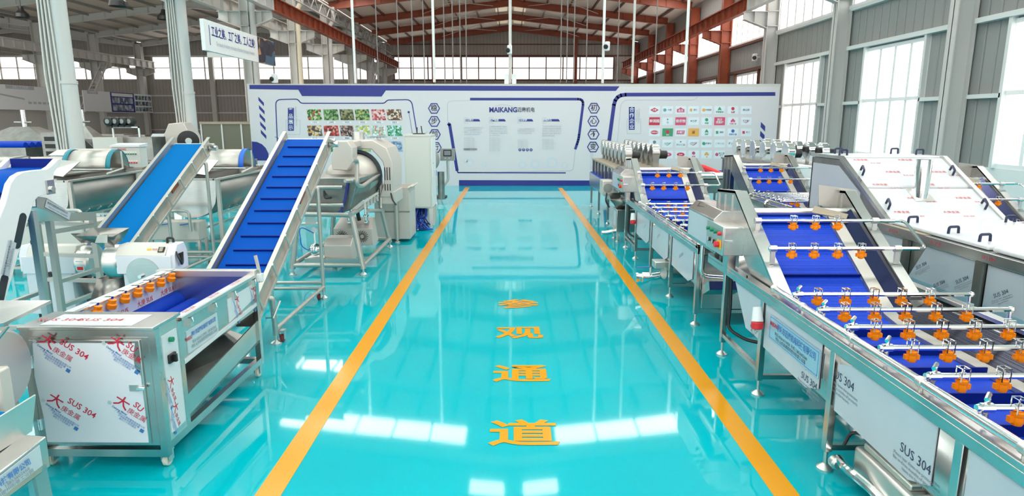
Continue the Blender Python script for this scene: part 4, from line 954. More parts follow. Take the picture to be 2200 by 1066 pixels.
# tub
ys, ye = yf+.34, yb-.01
MB().prism([(ys,.66),(ye,.66),(ye,.98),(ys,.98)], 'x', xr-.03, xr-.015).build('side_panel', M['steel'], bw)
MB().box(xr-.075, xr+.004, ys, ye, .975, 1.0).build('tub_rim', M['steelw'], bw); MB().box(xr-.07, xr-.01, ys+.02, ye-.3, 1.0, 1.003).build('film_sheet', M['filmw'], bw)
for i in range(3): text('SUS 304', .05, M['ired'], bw, (xr-.04, ys+.2+i*.4, 1.005), (0,1,0), (-1,0,0), 'film_print')
MB().box(xl+.04, xl+.13, ys-.02, ye, .97, 1.03).build('tub_rim', M['filmw'], bw)
MB().box(xl+.13, xl+.142, ys, ye, .72, 1.0).build('inner_sheet', M['filmw'], bw)
for i in range(4): text('大庚 SUS', .06, M['ired'], bw, (xl+.145, ys+.15+i*.36, .87), (0,1,0), (0,0,1), 'film_print')
MB().box(xl, xr, ye-.05, ye+.03, .98, 1.04).build('tub_rim', M['steelw'], bw, bevel=.004); MB().box(xl+.05, xr-.03, ye-.05, ye-.03, .5, .98).build('end_sheet', M['steel'], bw)
MB().box(xl+.05, xr-.03, ys-.02, ys, .5, 1.0).build('end_sheet', M['steel'], bw)
MB().loft([[(xl+.06,ys,.75),(xl+.25,ys,.52),(xr-.2,ys,.52),(xr-.03,ys,.75)],[(xl+.06,ye,.75),(xl+.25,ye,.52),(xr-.2,ye,.52),(xr-.03,ye,.75)]], caps=False, closed=False).build('tub', M['steel'], bw, solid=.006)
cxr, r_ = (xl+xr)/2-.05, .40
for i in range(6):
    a = R(205+i*26); MB().cyl((cxr+r_*math.cos(a), ys+.01, 1.0+r_*math.sin(a)*.8), (cxr+r_*math.cos(a), ye-.05, 1.0+r_*math.sin(a)*.8), .088, n=18).build('brush_roller', M['brushb'], bw)
sb = MB().cyl((xl+.15,ys-.02,1.035),(xl+.15,ye,1.035),.012,n=10)
nys = [ys+.20+i*.175 for i in range(7)]
for y in nys: sb.box(xl+.13, xl+.19, y-.015, y+.015, 1.03, 1.052)
sb = sb.build('spray_bar', M['chrome'], bw)
n0 = None
for y in nys:
    if n0 is None: n0 = MB().lathe([(.014,-.08),(.034,-.075),(.038,-.04),(.026,-.03),(.030,0)], (xl+.19,y,1.03), (.25,0,1), 10).build('nozzle', M['orange'], sb)
    else: c = n0.copy(); COL.objects.link(c); c.location = (0, y-nys[0], 0)
# lower side: clamps, plate, film, chute, rails
for y in (ys+.12, ys+.50, ys+.86, ys+1.28):
    c = MB().box(xr-.015, xr+.012, y-.02, y+.02, .90, .965).build('toggle_clamp', M['steelw'], bw); MB().tube([(xr+.012,y-.012,.965),(xr+.022,y,.93),(xr+.012,y+.012,.965)], .004, 6).build('clamp_wire', M['chrome'], c)
MB().box(xr-.015, xr-.011, ys+.07, ys+.56, .70, .87).build('company_plate', M['platew'], bw)
text('诸城市迈康机电科技有限公司', .042, M['iblue'], bw, (xr-.009, ys+.33, .825), (0,1,0), bold=.02, sx=.72); text('MAIKANG', .04, M['ired'], bw, (xr-.009, ys+.10, .81), (0,1,0), bold=.02, sx=.45)
text('电话 0536-6113958  13853602666\n地址 山东省诸城市密州街道工业园', .032, M['igrey'], bw, (xr-.009, ys+.33, .75), (0,1,0), sx=.85)
MB().prism([(ys+.76,.72),(ys+1.42,.80),(ys+1.42,.92),(ys+.76,.92)], 'x', xr-.015, xr-.010).build('film_sheet', M['filmw'], bw)
for y in (ys+.93, ys+1.28): daka(bw, xr-.008, y, .87, .55, (0,.5,-.86), (0,.86,.5))
MB().bar((xr-.03, ys, .66), (xr-.03, ye, .72), .05, .03).build('drip_edge', M['filmw'], bw)
MB().hexa([(xr-.35,ys,.40),(xr-.02,ys,.22),(xr-.02,ye-.02,.34),(xr-.35,ye-.02,.46)], [(xr-.35,ys,.415),(xr-.02,ys,.235),(xr-.02,ye-.02,.355),(xr-.35,ye-.02,.475)]).build('discharge_chute', M['steeld'], bw)
MB().prism([(ys,.24),(ye-.05,.36),(ye-.05,.55),(ys,.40)], 'x', xr-.03, xr-.018).build('chute_side', M['steel'], bw)
MB().box(xl+.05, xl+.06, ys, ye, .2, .75).build('back_sheet', M['steeld'], bw)
for x in (xl+.05, xr-.045):
    for y in (yf+.06, yb-.05): caster(bw, x, y, .05, M['wheel'], .13)
bw.rotation_euler.z = -R(.8)
lv = MB().box(xr+.0, xr+.05, ye-.02, ye+.03, .93, 1.0).build('lever_block', M['white'], bw); MB().bar((xr+.04,ye,.92),(xr-.01,ye+.02,1.17),.022,.022).build('lever', M['steelw'], lv)

# ---- climbing belt conveyors
def conveyor(label, xr, W, y0, z0, y1, z1, bm, cleats, yleg):
    root = thing('inclined_belt_conveyor', label, 'conveyor', (xr-W/2, y0, 0)); xl = xr-W
    d = Vector((0, y1-y0, z1-z0)); L = d.length; d.normalize(); n = Vector((0, -d.z, d.y)); P = lambda x, s, h: Vector((x, y0, z0))+d*s+n*h
    for i, x in enumerate((xl, xr)):
        sg = 1 if i else -1; mb = MB()
        mb.bar(P(x, -.02, .02), P(x, L+.05, .02), .008, .19, n)
        for h in (.115, -.07): mb.bar(P(x+sg*.02, -.02, h), P(x+sg*.02, L+.05, h), .05, .01, n)
        r_ = mb.build('side_rail', M['blast'], root)
        if i:
            g = MB().bar(P(x+.03, .1, -.09), P(x+.03, L-.15, -.09), .05, .03, n).build('lower_channel', M['steelw'], root)
            for k in range(7):
                s_ = L*(k+.4)/7; MB().bar(P(x+.05, s_, .12), P(x+.05, s_+.03, -.1), .012, .03, d).build('strap', M['steelw'], r_)
            MB().bar(P(x+.012, L*.55, .05), P(x+.012, L*.62, .05), .01, .05, n).build('rating_plate', M['red'], r_)
    b = MB(); a_, e_ = P(0, .04, 0), P(0, L, 0)
    b.loft([[(xl+.02,p.y,p.z),(xr-.02,p.y,p.z),(xr-.02,q.y,q.z),(xl+.02,q.y,q.z)] for p, q in [(P(0, s_, h), P(0, s_, h-.012)) for s_, h in ((.0,-.04),(.06,.03),(.2,.045),(L-.15,.045),(L-.02,.03),(L+.02,-.03))]])
    belt = b.build('belt', bm, root)
    if cleats:
        k = .28
        while k < L-.1:
            MB().bar(P(xl+.10, k, .055), P(xr-.05, k, .055), .012, .024, n).build('cleat', M['blued'], belt); k += .255
    ub = MB().bar(P(xr-W/2, .1, -.12), P(xr-W/2, L-.1, -.12), W-.03, .006, n).build('belt_underside', M['steelw'], root)
    MB().cyl(P(xl-.04, L, -.01), P(xr+.10, L, -.01), .035, n=12).build('head_roller', M['steelw'], root)
    MB().cyl(P(xr+.02, L-.02, -.05), P(xr+.14, L-.02, -.05), .045, n=12).build('bearing', M['chrome'], root)
    MB().cyl(P(xl-.02, .05, -.01), P(xr+.02, .05, -.01), .035, n=12).build('tail_roller', M['steelw'], root)
    # support frame of tubes
    ts = (yleg-y0)/d.y; tp = P(0, ts, -.12)
    for i, x in enumerate((xl-.07, xr+.07)):
        inx = xr+.01 if i else xl-.01
        lg = MB().tube([(inx, tp.y, tp.z), (x, tp.y, tp.z+.02), (x, yleg+.06, .10)], .027, 12, fil=.10).build('leg', M['blast'], root)
        MB().lathe([(.05,0),(.05,.012),(.025,.035),(.013,.045),(.013,.12)], (x, yleg+.06, 0), (0,0,1), 14).build('levelling_foot', M['steelw'], lg)
        fp = P(0, .42, -.10); lg2 = MB().tube([(inx, fp.y, fp.z), (x, fp.y+.03, fp.z), (x, fp.y+.06, .10)], .030, 12, fil=.08).build('leg', M['blast'], root)
        MB().lathe([(.06,0),(.06,.012),(.025,.035),(.015,.045),(.015,.12)], (x, fp.y+.06, 0), (0,0,1), 14).build('levelling_foot', M['steelw'], lg2)
        MB().cyl((x, fp.y+.06, .16), (x, yleg+.06, .16), .025, n=12).build('base_tube', M['blast'], root)
        caster(root, x-.04*(1 if i else -1), yleg-.02, .045, M['rubber'], .14); caster(root, x+.05*(1 if i else -1), fp.y+.12, .045, M['rubber'], .14)
    for z in (.14, .22): MB().cyl((xl-.07, yleg+.06, z), (xr+.07, yleg+.06, z), .024, n=12).build('cross_tube', M['blast'], root)
    tl = MB().tube([(xr+.02, fp.y-.05, .33), (xr+.10, fp.y-.06, .33), (xr+.16, fp.y+.02, .50)], .012, 8).build('tension_handle', M['steelw'], root)
    MB().cyl(P(xr+.04, .02, -.05), P(xr+.04, -.2, -.16), .03, .018, 12).build('tension_spindle', M['chrome'], root)
    return root
c1 = conveyor('deep blue cleated belt conveyor climbing behind the brush roller washer', -2.64, .60, 6.25, .42, 9.45, 2.12, M['bluef'], True, 8.5)
c2 = conveyor('light blue smooth belt conveyor climbing left of the deep blue one', -5.08, .56, 8.05, .46, 10.95, 2.0, M['bluel'], False, 10.6)

# ---- small cutting machine with a tray
def cutter(name, label, x, y, z, k=1.0, base=True, warn=False):
    root = thing(name, label, 'cutting machine', (x, y, 0)); S = lambda v: v*k
    b = MB().prism([(x, z), (x+S(.62), z), (x+S(.62), z+S(.21)), (x, z+S(.21))], 'y', y, y+S(.34)).build('body', M['film'], root, bevel=.006)
    MB().hexa([(x,y,z+S(.21)),(x+S(.56),y,z+S(.21)),(x+S(.56),y+S(.34),z+S(.21)),(x,y+S(.34),z+S(.21))], [(x,y+S(.10),z+S(.32)),(x+S(.56),y+S(.10),z+S(.32)),(x+S(.56),y+S(.26),z+S(.32)),(x,y+S(.26),z+S(.32))]).build('sloped_top', M['cab'], root, bevel=.004)
    pn = MB().prism([(y+S(.02),z+S(.02)),(y+S(.32),z+S(.02)),(y+S(.32),z+S(.22)),(y+S(.26),z+S(.33)),(y+S(.10),z+S(.33)),(y+S(.02),z+S(.22))], 'x', x+S(.56), x+S(.66)).build('end_panel', M['film'], root, bevel=.01)
    MB().lathe([(S(.17),0),(S(.19),S(.02)),(S(.19),S(.15)),(S(.175),S(.18))], (x-S(.17), y+S(.17), z+S(.12)), (1,0,0), 28).build('cutter_drum', M['steelw'], root)
    MB().slab([(x-S(.16),y+S(.05),z+S(.30)),(x-S(.02),y+S(.05),z+S(.30)),(x-S(.04),y+S(.10),z+S(.38)),(x-S(.15),y+S(.10),z+S(.38))], S(.14)).build('throat', M['steel'], root)
    MB().loft([[(x-S(.40),y-S(.02),z+S(.44)),(x+S(.02),y-S(.02),z+S(.44)),(x+S(.02),y+S(.3),z+S(.48)),(x-S(.40),y+S(.3),z+S(.48))],[(x-S(.18),y+S(.05),z+S(.33)),(x-S(.02),y+S(.05),z+S(.33)),(x-S(.02),y+S(.2),z+S(.35)),(x-S(.18),y+S(.2),z+S(.35))]], caps=False).build('feed_tray', M['steeld'], root, solid=.006)
    ds = MB().lathe([(S(.19),0),(S(.19),S(.008))], (x+S(.30), y-S(.008), z+S(.0)), (0,1,0), 28).build('cover_disc', M['steel'], root)
    MB().cyl((x+S(.28),y-S(.05),z-S(.02)),(x+S(.28),y,z-S(.02)),S(.02),n=12).build('knob', M['chrome'], ds)
    MB().slab([(x+S(.47),y+S(.03),z+S(.245)),(x+S(.54),y+S(.03),z+S(.245)),(x+S(.54),y+S(.075),z+S(.295)),(x+S(.47),y+S(.075),z+S(.295))], .008).build('switch', M['black'], root)
    MB().slab([(x+S(.485),y+S(.03),z+S(.253)),(x+S(.525),y+S(.03),z+S(.253)),(x+S(.525),y+S(.065),z+S(.293)),(x+S(.485),y+S(.065),z+S(.293))], .009).build('switch_button', M['tan'], root)
    MB().slab([(x+S(.34),y+S(.05),z+S(.266)),(x+S(.39),y+S(.05),z+S(.266)),(x+S(.39),y+S(.065),z+S(.283)),(x+S(.34),y+S(.065),z+S(.283))], .003).build('sticker', M['ybut'], root)
    text('危险', S(.03), M['ired'], root, (x+S(.43), y+S(.052), z+S(.273)), (1,0,0), (0,.67,.74))
    MB().tube([(x+S(.50),y+S(.2),z+S(.32)),(x+S(.50),y+S(.2),z+S(.38)),(x+S(.57),y+S(.2),z+S(.38)),(x+S(.57),y+S(.2),z+S(.32))], S(.014), 8, fil=.02).build('handle', M['black'], root)
    cw = MB()
    for i in range(4): cw.tube([(x+S(.665),y+S(.06),z+S(.25)),(x+S(.70),y+S(.02+.02*i),z+S(.18-.03*i)),(x+S(.69),y+S(.14),z+S(.10)),(x+S(.67),y+S(.10+.03*i),z+S(.22))], S(.008), 6, fil=.05)
    cw.build('power_cord', M['black'], root)
    if base:
        MB().box(x+S(.06), x+S(.60), y+S(.02), y+S(.32), .12, z).build('base_cabinet', M['film'], root, bevel=.006)
        for xx in (x+S(.1), x+S(.52)):
            for yy in (y+S(.06), y+S(.28)): MB().cyl((xx,yy,0),(xx,yy,.12),.025,n=10).build('foot', M['black'], root)
        MB().loft([[(x-S(.24),y+S(.02),z-S(.06)),(x-S(.0),y+S(.02),z-S(.06)),(x-S(.0),y+S(.3),z-S(.06)),(x-S(.24),y+S(.3),z-S(.06))],[(x-S(.36),y-S(.05),z-S(.42)),(x-S(.05),y-S(.05),z-S(.42)),(x-S(.05),y+S(.25),z-S(.42)),(x-S(.36),y+S(.25),z-S(.42))]], caps=False).build('outlet_hood', M['steeld'], root, solid=.006)
    if warn:
        w = MB().slab([(x-S(.02),y-.012,z+S(.06)),(x+S(.08),y-.012,z+S(.06)),(x+S(.08),y-.012,z+S(.18)),(x-S(.02),y-.012,z+S(.18))], .003).build('warning_label', M['white'], root); MB().box(x-S(.01), x+S(.07), y-.02, y-.014, z+S(.07), z+S(.11)).build('warning_band', M['rbut'], w)
    return root
cutter('vegetable_cutter', 'small cutting machine with a feed tray in front of the light blue conveyor', -3.92, 6.24, .90, .88)
k2 = cutter('vegetable_cutter', 'white cutting machine seen through the steel stand, beside the gooseneck elevator', -5.15, 7.76, .62, 1.0)
k2.rotation_euler.z = math.pi
MB().cyl((.28,.36,.62),(.28,.40,.62),.035,n=12).build('knob', M['black'], k2, local=True)
MB().box(-.12,-.03,.352,.357,.66,.78).build('warning_label', M['white'], k2, local=True); MB().box(-.11,-.04,.357,.360,.67,.71).build('warning_band', M['rbut'], k2, local=True)

# ---- gooseneck elevator
ge = thing('gooseneck_elevator', 'blue belt elevator with white curved side plates at the left edge', 'elevator', (-5.0, 5.6, 0))
px_o = [(0,467),(11,441),(23,395),(34,379),(50,370),(77,366),(100,364),(111,357),(126,341)]
px_i = [(132,347),(116,371),(115,412),(82,423),(73,433),(61,471),(0,688),(-40,830)]
outer = [(5.08,.2),(5.42,.95)]+[(on_x(a,b,-4.6).y, on_x(a,b,-4.6).z) for a, b in px_o]
inner = [(on_x(a,b,-4.6).y, on_x(a,b,-4.6).z) for a, b in px_i]
def gplate(x0, x1, m, nm='side_plate'):
    return MB().prism(outer+inner, 'x', x0, x1).build(nm, m, ge, bevel=.004)
p1 = gplate(-4.66, -4.60, M['white']); p2 = gplate(-5.15, -5.10, M['white'])
bp_ = [(y+.03, z-.015) for y, z in outer[:-3]]+[(outer[-2][0]+.02, outer[-2][1]-.03), (6.60, 1.93)]
bl = MB(); bl.loft([[(-5.10,a,b),(-4.66,a,b),(-4.66,a+.02,b-.02),(-5.10,a+.02,b-.02)] for a, b in bp_]); bl = bl.build('belt', M['bluef'], ge)
for i in range(9):
    a = Vector((0,5.12,.2)).lerp(Vector((0,5.93,1.80)), (i+.5)/9); MB().hexa([(-5.09,a.y,a.z),(-4.67,a.y,a.z),(-4.67,a.y+.02,a.z+.03),(-5.09,a.y+.02,a.z+.03)], [(-5.09,a.y-.025,a.z+.025),(-4.67,a.y-.025,a.z+.025),(-4.67,a.y-.01,a.z+.05),(-5.09,a.y-.01,a.z+.05)]).build('flight', M['blued'], bl)
MB().box(-5.09, -4.67, 6.60, 6.63, 1.92, 2.02).build('end_flap', M['blued'], ge)
def slot(y, z):
    P = [Vector((0,y,z))+Vector((0,.46,.89))*t for t in (-.13, .13)]; ring = []
    for j in range(16):
        a = 2*math.pi*j/16; c = P[1] if math.sin(a) > 0 else P[0]; ring.append((c.y+.045*(math.cos(a)*.89+math.sin(a)*.46), c.z+.045*(math.sin(a)*.89-math.cos(a)*.46)))
    return MB().prism(ring, 'x', -4.602, -4.597).build('slot', M['screen'], ge)
_a, _b = on_x(43,496,-4.6), on_x(3,630,-4.6); slot(_a.y, _a.z); slot(_b.y, _b.z)
_c = on_x(106,402,-4.6); MB().box(-4.6, -4.58, _c.y-.05, _c.y+.05, _c.z-.07, _c.z+.07).build('bearing_plate', M['steel'], ge); MB().cyl((-4.585,_c.y,_c.z-.02),(-4.56,_c.y,_c.z-.02),.03,n=14).build('bearing', M['chrome'], ge)
r_ = Vector((0,.46,.89)); _d = on_x(18,555,-4.6); MB().slab([_d+Vector((.002,0,0))+Vector((0,.89,-.46))*a+r_*b for a, b in ((-.05,-.16),(.05,-.16),(.05,.16),(-.05,.16))], .002).build('company_plate', M['platew'], ge)
text('诸城市迈康机电科技有限公司', .026, M['pdark'], ge, _d+Vector((.006,-.015,.008)), r_, (0,-.89,.46)); text('电话 0536-6113958\n山东省诸城市密州街道', .02, M['igrey'], ge, _d+Vector((.006,.015,-.008)), r_, (0,-.89,.46))
for x in (-4.63, -5.12): MB().bar((x,5.2,.3),(x,5.05,.0),.05,.05).build('leg', M['steelw'], ge); MB().bar((x,6.18,1.55),(x,6.18,.0),.06,.06,(0,1,0)).build('leg', M['steelw'], ge)

# ---- steel stand with a chute on top
st = thing('chute_stand', 'open steel stand with rungs carrying a tilted chute beside the gooseneck elevator', 'stand', (-5.0, 6.8, 0))
lg = {}
for nm, x, y, zt in (('a',-4.67,6.45,1.40),('b',-4.67,7.12,1.36),('c',-5.30,7.12,1.40),('d',-5.30,6.45,1.40)):
    MB().bar((x,y,0),(x,y,zt),.055,.055,(0,1,0)).build('leg', M['blast'], st); lg[nm] = (Vector((x,y,0)), Vector((x,y,zt)))
for a, b, ts in (('a','b',(.36,.55,.92)),('b','c',(.45,.66,.92)),('c','d',(.36,.92)),('a','d',(.2,))):
    for t in ts: MB().bar(lg[a][0].lerp(lg[a][1], t), lg[b][0].lerp(lg[b][1], t), .05, .04).build('rung', M['blast'], st)
PX = [(78,422),(100,425),(143,452),(156,457),(206,455),(208,472),(190,474),(145,476),(100,452),(79,446)]
pr_ = [(on_x(a,b,-4.64).y, on_x(a,b,-4.64).z) for a, b in PX]
for x in (-4.65, -5.06): MB().prism(pr_, 'x', x, x+.01).build('chute_side', M['blast'], st)
fl_ = [pr_[9], pr_[8], pr_[7], pr_[5]]
MB().loft([[(-5.06,a,b+.01),(-4.65,a,b+.01),(-4.65,a,b),(-5.06,a,b)] for a, b in fl_]).build('chute_floor', M['steelw'], st)
p0, p1 = on_x(98,437,-4.635), on_x(150,465,-4.635); dd_ = (p1-p0).normalized(); uu_ = Vector((0,-dd_.z,dd_.y))
MB().slab([p0-uu_*.04, p1-uu_*.04, p1+uu_*.04, p0+uu_*.04], .002).build('company_plate', M['platew'], st)
text('诸城市迈康机电科技有限公司', .028, M['pdark'], st, p0.lerp(p1,.45)+uu_*.015+Vector((.006,0,0)), dd_, uu_, sx=.85); text('电话 0536-6113958  山东省诸城市', .02, M['igrey'], st, p0.lerp(p1,.5)-uu_*.02+Vector((.006,0,0)), dd_, uu_)

# ---- drum machine and feed conveyor in the bottom left corner
_k1 = None
l1 = thing('drum_cutter', 'grey cutting machine with a round drum and flat tray left of the filmed door', 'cutting machine', (-2.98, 3.7, 0))
MB().lathe([(.24,0),(.27,.02),(.27,.12),(.25,.14)], (-3.02,3.72,.86), (1,0,0), 32).build('cutter_drum', M['steelw'], l1)
MB().box(-3.5, -3.0, 3.35, 3.98, .3, 1.06).build('body', M['hood'], l1, bevel=.03); MB().box(-2.98, -2.91, 3.40, 3.62, .42, .94).build('side_cover', M['steel'], l1, bevel=.01)
MB().slab([(-3.4,3.42,1.19),(-2.74,3.62,1.19),(-2.70,3.98,1.23),(-3.4,3.98,1.23)], .02).build('feed_tray', M['steel'], l1)
MB().slab([(-2.98,3.66,1.02),(-2.84,3.62,1.04),(-2.72,3.64,1.18),(-2.98,3.62,1.18)], .01).build('tray_side', M['steel'], l1)
MB().cyl((-3.0,3.6,1.10),(-2.9,3.6,1.10),.03,n=12).build('knob', M['black'], l1)
hg = MB().box(-2.92, -2.84, 3.70, 3.74, .82, .85).build('clamp_arm', M['steelw'], l1); MB().cyl((-2.85,3.72,.66),(-2.85,3.72,.90),.012,n=10).build('clamp_bolt', M['chrome'], hg)
for x in (-3.42, -3.05):
    for y in (3.45, 3.92): MB().box(x-.03, x+.03, y-.03, y+.03, 0, .3).build('leg', M['steel'], l1)
MB().box(-3.4, -2.64, 3.40, 3.50, .35, .99).build('front_housing', M['hood'], l1, bevel=.015)
l1.location.x -= .30; l1.location.y += .08
l0 = thing('feeding_conveyor', 'low feeding conveyor with a light blue belt and company plate at the bottom left corner', 'conveyor', (-2.8, 3.0, 0))
MB().hexa([(-3.3,2.86,.66),(-2.9,2.6,.62),(-2.66,3.34,.80),(-3.06,3.40,.80)], [(-3.3,2.86,.68),(-2.9,2.6,.64),(-2.66,3.34,.82),(-3.06,3.40,.82)]).build('belt', M['bluel'], l0)
sr = MB(); sr.slab([(-2.86,2.56,.56),(-2.59,3.36,.70),(-2.57,3.40,.90),(-2.86,2.56,.70)], .012)
sr.build('side_rail', M['steelw'], l0); MB().slab([(-2.63,3.22,.78),(-2.60,3.30,.79),(-2.60,3.30,.85),(-2.63,3.22,.84)], -.012).build('bearing_plate', M['chrome'], l0)
tb = MB(); tb.hexa([(-3.3,2.9,.42),(-2.60,2.75,.42),(-2.46,3.30,.52),(-3.1,3.4,.52)], [(-3.3,2.9,.56),(-2.60,2.75,.56),(-2.46,3.30,.70),(-3.1,3.4,.70)]); tb.build('box_frame', M['steel'], l0, bevel=.006)
e = Vector((.14,.55,.12)); rdir = e.normalized(); nd = Vector((.97,-.25,0)); b0 = Vector((-2.595,2.78,.45))+nd*.008
MB().slab([b0+rdir*.02, b0+rdir*.50, b0+rdir*.50+Vector((0,0,.12)), b0+rdir*.02+Vector((0,0,.10))], -.003).build('company_plate', M['platew'], l0)
text('诸城市迈康机电科技有限公司', .042, M['iblue'], l0, b0+rdir*.22+Vector((.006,0,.075)), rdir, (0,0,1), bold=.02, sx=.78); text('电话 0536-6113958  13853602666\n地址 山东省诸城市密州街道工业园', .026, M['igrey'], l0, b0+rdir*.24+Vector((.006,0,.03)), rdir, (0,0,1))
for p, q in (((-2.50,3.26,.55),(-2.44,3.22,0)),((-2.64,2.80,.45),(-2.62,2.78,0)),((-3.08,3.36,.5),(-3.08,3.34,0)),((-3.28,2.94,.45),(-3.3,2.9,0))): MB().bar(p, q, .06, .05).build('leg', M['steel'], l0)
l0.location.x -= .09; l0.location.y -= .03
# ---- vacuum tumbler with tube frame and hood
vt = thing('vacuum_tumbler', 'beige hooded vacuum tumbler with a steel drum on a tube frame', 'tumbler', (-2.85, 11, 0))
xa, xb, ya, yb_ = -3.45, -2.33, 9.92, 12.2
T = lambda pts, r=.042, f=.12, nm='frame_tube', m='blast': MB().tube(pts, r, 12, fil=f).build(nm, M[m], vt)
for x, xi in ((xa, xa+.12), (xb, xb-.16)):
    for y, yi in ((ya, ya+.06), (yb_, yb_-.08)):
        lg = MB().tube([(x,y,.10),(xi,yi,.95)], .045, 12).build('leg', M['blast'], vt)
        MB().lathe([(.055,0),(.055,.015),(.03,.04),(.016,.05),(.016,.11)], (x,y,0), (0,0,1), 14).build('levelling_foot', M['steelw'], lg)
for p, q in (((xa,ya,.16),(xb,ya,.16)),((xa,yb_,.16),(xb,yb_,.16)),((xb,ya,.16),(xb,yb_,.16)),((xa,ya,.16),(xa,yb_,.16))): T([p,q], .038)
z = .97
T([(xb-.16,ya+.06,z-.02),(xa+.12,ya+.06,z)], .04); T([(xb-.16,ya+.0,z),(xb-.14,yb_-.08,z+.02)], .04)
T([on_x(a,b,-2.36) for a, b in ((755,344),(767,345),(767,399),(779,400),(818,371),(818,452),(791,453))], .033, .08, 'guard_rail')
T([on_x(741,389,-2.52), on_x(757,389,-2.44), on_x(767,384,-2.36)], .03, .05, 'guard_rail')
MB().box(xa+.1, xb-.1, ya+.3, ya+.34, .12, .2).build('cross_member', M['steelw'], vt)
# drum and cone
MB().lathe([(.26,-.06),(.37,0),(.40,.05),(.40,.70),(.36,.74)], (-2.78,10.98,1.40), (.05,1,.05), 36).build('drum', M['blast'], vt)
MB().loft([[(-3.45,10.15,1.52),(-2.38,10.15,1.52),(-2.55,10.15,1.0),(-2.8,10.15,.92),(-3.3,10.15,.92)],[(-3.4,11.6,1.5),(-2.32,11.6,1.5),(-2.42,11.6,1.1),(-2.8,11.6,.98),(-3.25,11.6,.98)]]).build('drum_trough', M['steeld'], vt, bevel=.02)
for z_ in (1.38, 1.10):
    MB().cyl((-3.4,10.02,z_),(-2.62,10.02,z_),.03,n=12).build('side_tube', M['blast'], vt)
# hood arch
pq = lambda L, Y: [(on_y(a,b,Y).x, on_y(a,b,Y).z) for a, b in L]
o_ = pq([(722,424),(722,330),(746,304),(800,301),(830,318),(843,350),(843,424)], 11.6)
i_ = pq([(815,424),(824,395),(828,371),(822,348),(812,336),(798,321),(760,320),(742,335),(738,424)], 11.6)
h = MB().prism(o_+i_, 'y', 11.6, 12.62).build('hood', M['hood'], vt, bevel=.015)
MB().box(-2.34, -2.10, 11.62, 12.5, .92, 1.13).build('hood_skirt', M['hood'], vt)
fr = MB().prism(pq([(720,303),(746,303),(757,318),(757,350),(746,367),(714,365),(711,340)], 10.6), 'y', 10.6, 10.95).build('front_hood', M['hood'], vt, bevel=.015)
MB().hexa([(-2.94,10.94,1.93),(-2.76,10.94,1.93),(-2.66,11.6,1.95),(-2.95,11.6,1.95)], [(-2.94,10.94,2.02),(-2.76,10.94,2.02),(-2.66,11.6,2.06),(-2.95,11.6,2.06)]).build('hood_bridge', M['hood'], vt, bevel=.01)
def vent(pts): MB().slab(pts, .004).build('vent_slot', M['black'], h)
for i in range(3):
    for k, (x, z0, z1) in enumerate(((-2.27,1.35,1.58),(-2.27,1.16,1.28))):
        xx = x+i*.045; vent([(xx,11.597,z0),(xx+.016,11.597,z0),(xx+.016,11.597,z1),(xx,11.597,z1)])
for i in range(4): yy = 11.95+i*.1; vent([(o_[-1][0]+.002,yy,1.2),(o_[-1][0]+.002,yy+.03,1.2),(o_[-1][0]+.002,yy+.03,1.45),(o_[-1][0]+.002,yy,1.45)])
for i in range(6): x = -2.62+i*.055; vent([(x,11.9,2.10),(x+.02,11.9,2.10),(x+.02,12.3,2.10),(x,12.3,2.10)])
bb = MB().cyl((-2.78,11.9,2.06),(-2.78,11.9,2.2),.11,n=18).build('motor_cap', M['steelw'], vt); MB().tube([(-2.88,11.9,2.1),(-2.95,11.85,2.2),(-2.9,11.8,2.12)],.012,6).build('cable', M['black'], vt)
# gap and dark ring, cables, rack
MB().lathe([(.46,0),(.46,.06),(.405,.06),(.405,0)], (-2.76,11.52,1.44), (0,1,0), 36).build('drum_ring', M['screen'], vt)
MB().tube([(-2.56,10.12,1.45),(-2.60,10.08,1.2),(-2.66,10.02,1.0),(-2.70,10.0,.98)], .022, 8, fil=.1).build('cable', M['cable'], vt)
MB().tube([(-2.96,10.2,1.35),(-2.92,10.05,1.2),(-2.8,10.0,1.22)], .016, 8, fil=.08).build('cable', M['black'], vt)
MB().tube([(-2.2,11.7,1.2),(-2.12,11.5,1.0),(-2.05,11.45,.92)], .016, 8, fil=.08).build('cable', M['black'], vt)
rk = MB()
for i in range(5):
    y = 10.25+i*.24; rk.bar((-2.52,y,1.0),(-2.34,y,1.14),.03,.05); rk.bar((-2.34,y,1.14),(-2.33,y,1.02),.03,.03)
rk.bar((-2.52,10.2,1.0),(-2.52,11.3,1.02),.03,.03); rk.bar((-2.34,10.2,1.13),(-2.34,11.3,1.15),.03,.03); rk.build('tray_rack', M['lgrey'], vt)
# pump covers, bottle and gauge on the base
pc = MB().prism([(10.30,.13),(10.75,.13),(10.75,.50),(10.42,.50),(10.30,.40)], 'x', -3.05, -2.60).build('pump_cover', M['hood'], vt, bevel=.01)
pd = MB().hexa([(-3.1,11.1,.25),(-2.42,11.1,.25),(-2.42,11.6,.25),(-3.1,11.6,.25)], [(-3.1,11.1,.55),(-2.42,11.1,.55),(-2.48,11.6,.68),(-3.1,11.6,.68)]).build('pump_cover', M['hood'], vt, bevel=.01)
for x in (-2.60, -2.95):
    fg = MB()
    for i in range(18): a = 2*math.pi*i/18; fg.bar((x+.035*math.cos(a),11.096,.41+.035*math.sin(a)),(x+.105*math.cos(a),11.096,.41+.105*math.sin(a)),.008,.008,(0,1,0))
    fg.build('fan_grille', M['black'], pd)
MB().sphere((-3.18,10.28,.34), .105, 18).build('vacuum_bottle', M['chrome'], vt); MB().box(-3.3, -3.02, 10.18, 10.4, .12, .22).build('bottle_stand', M['steelw'], vt)
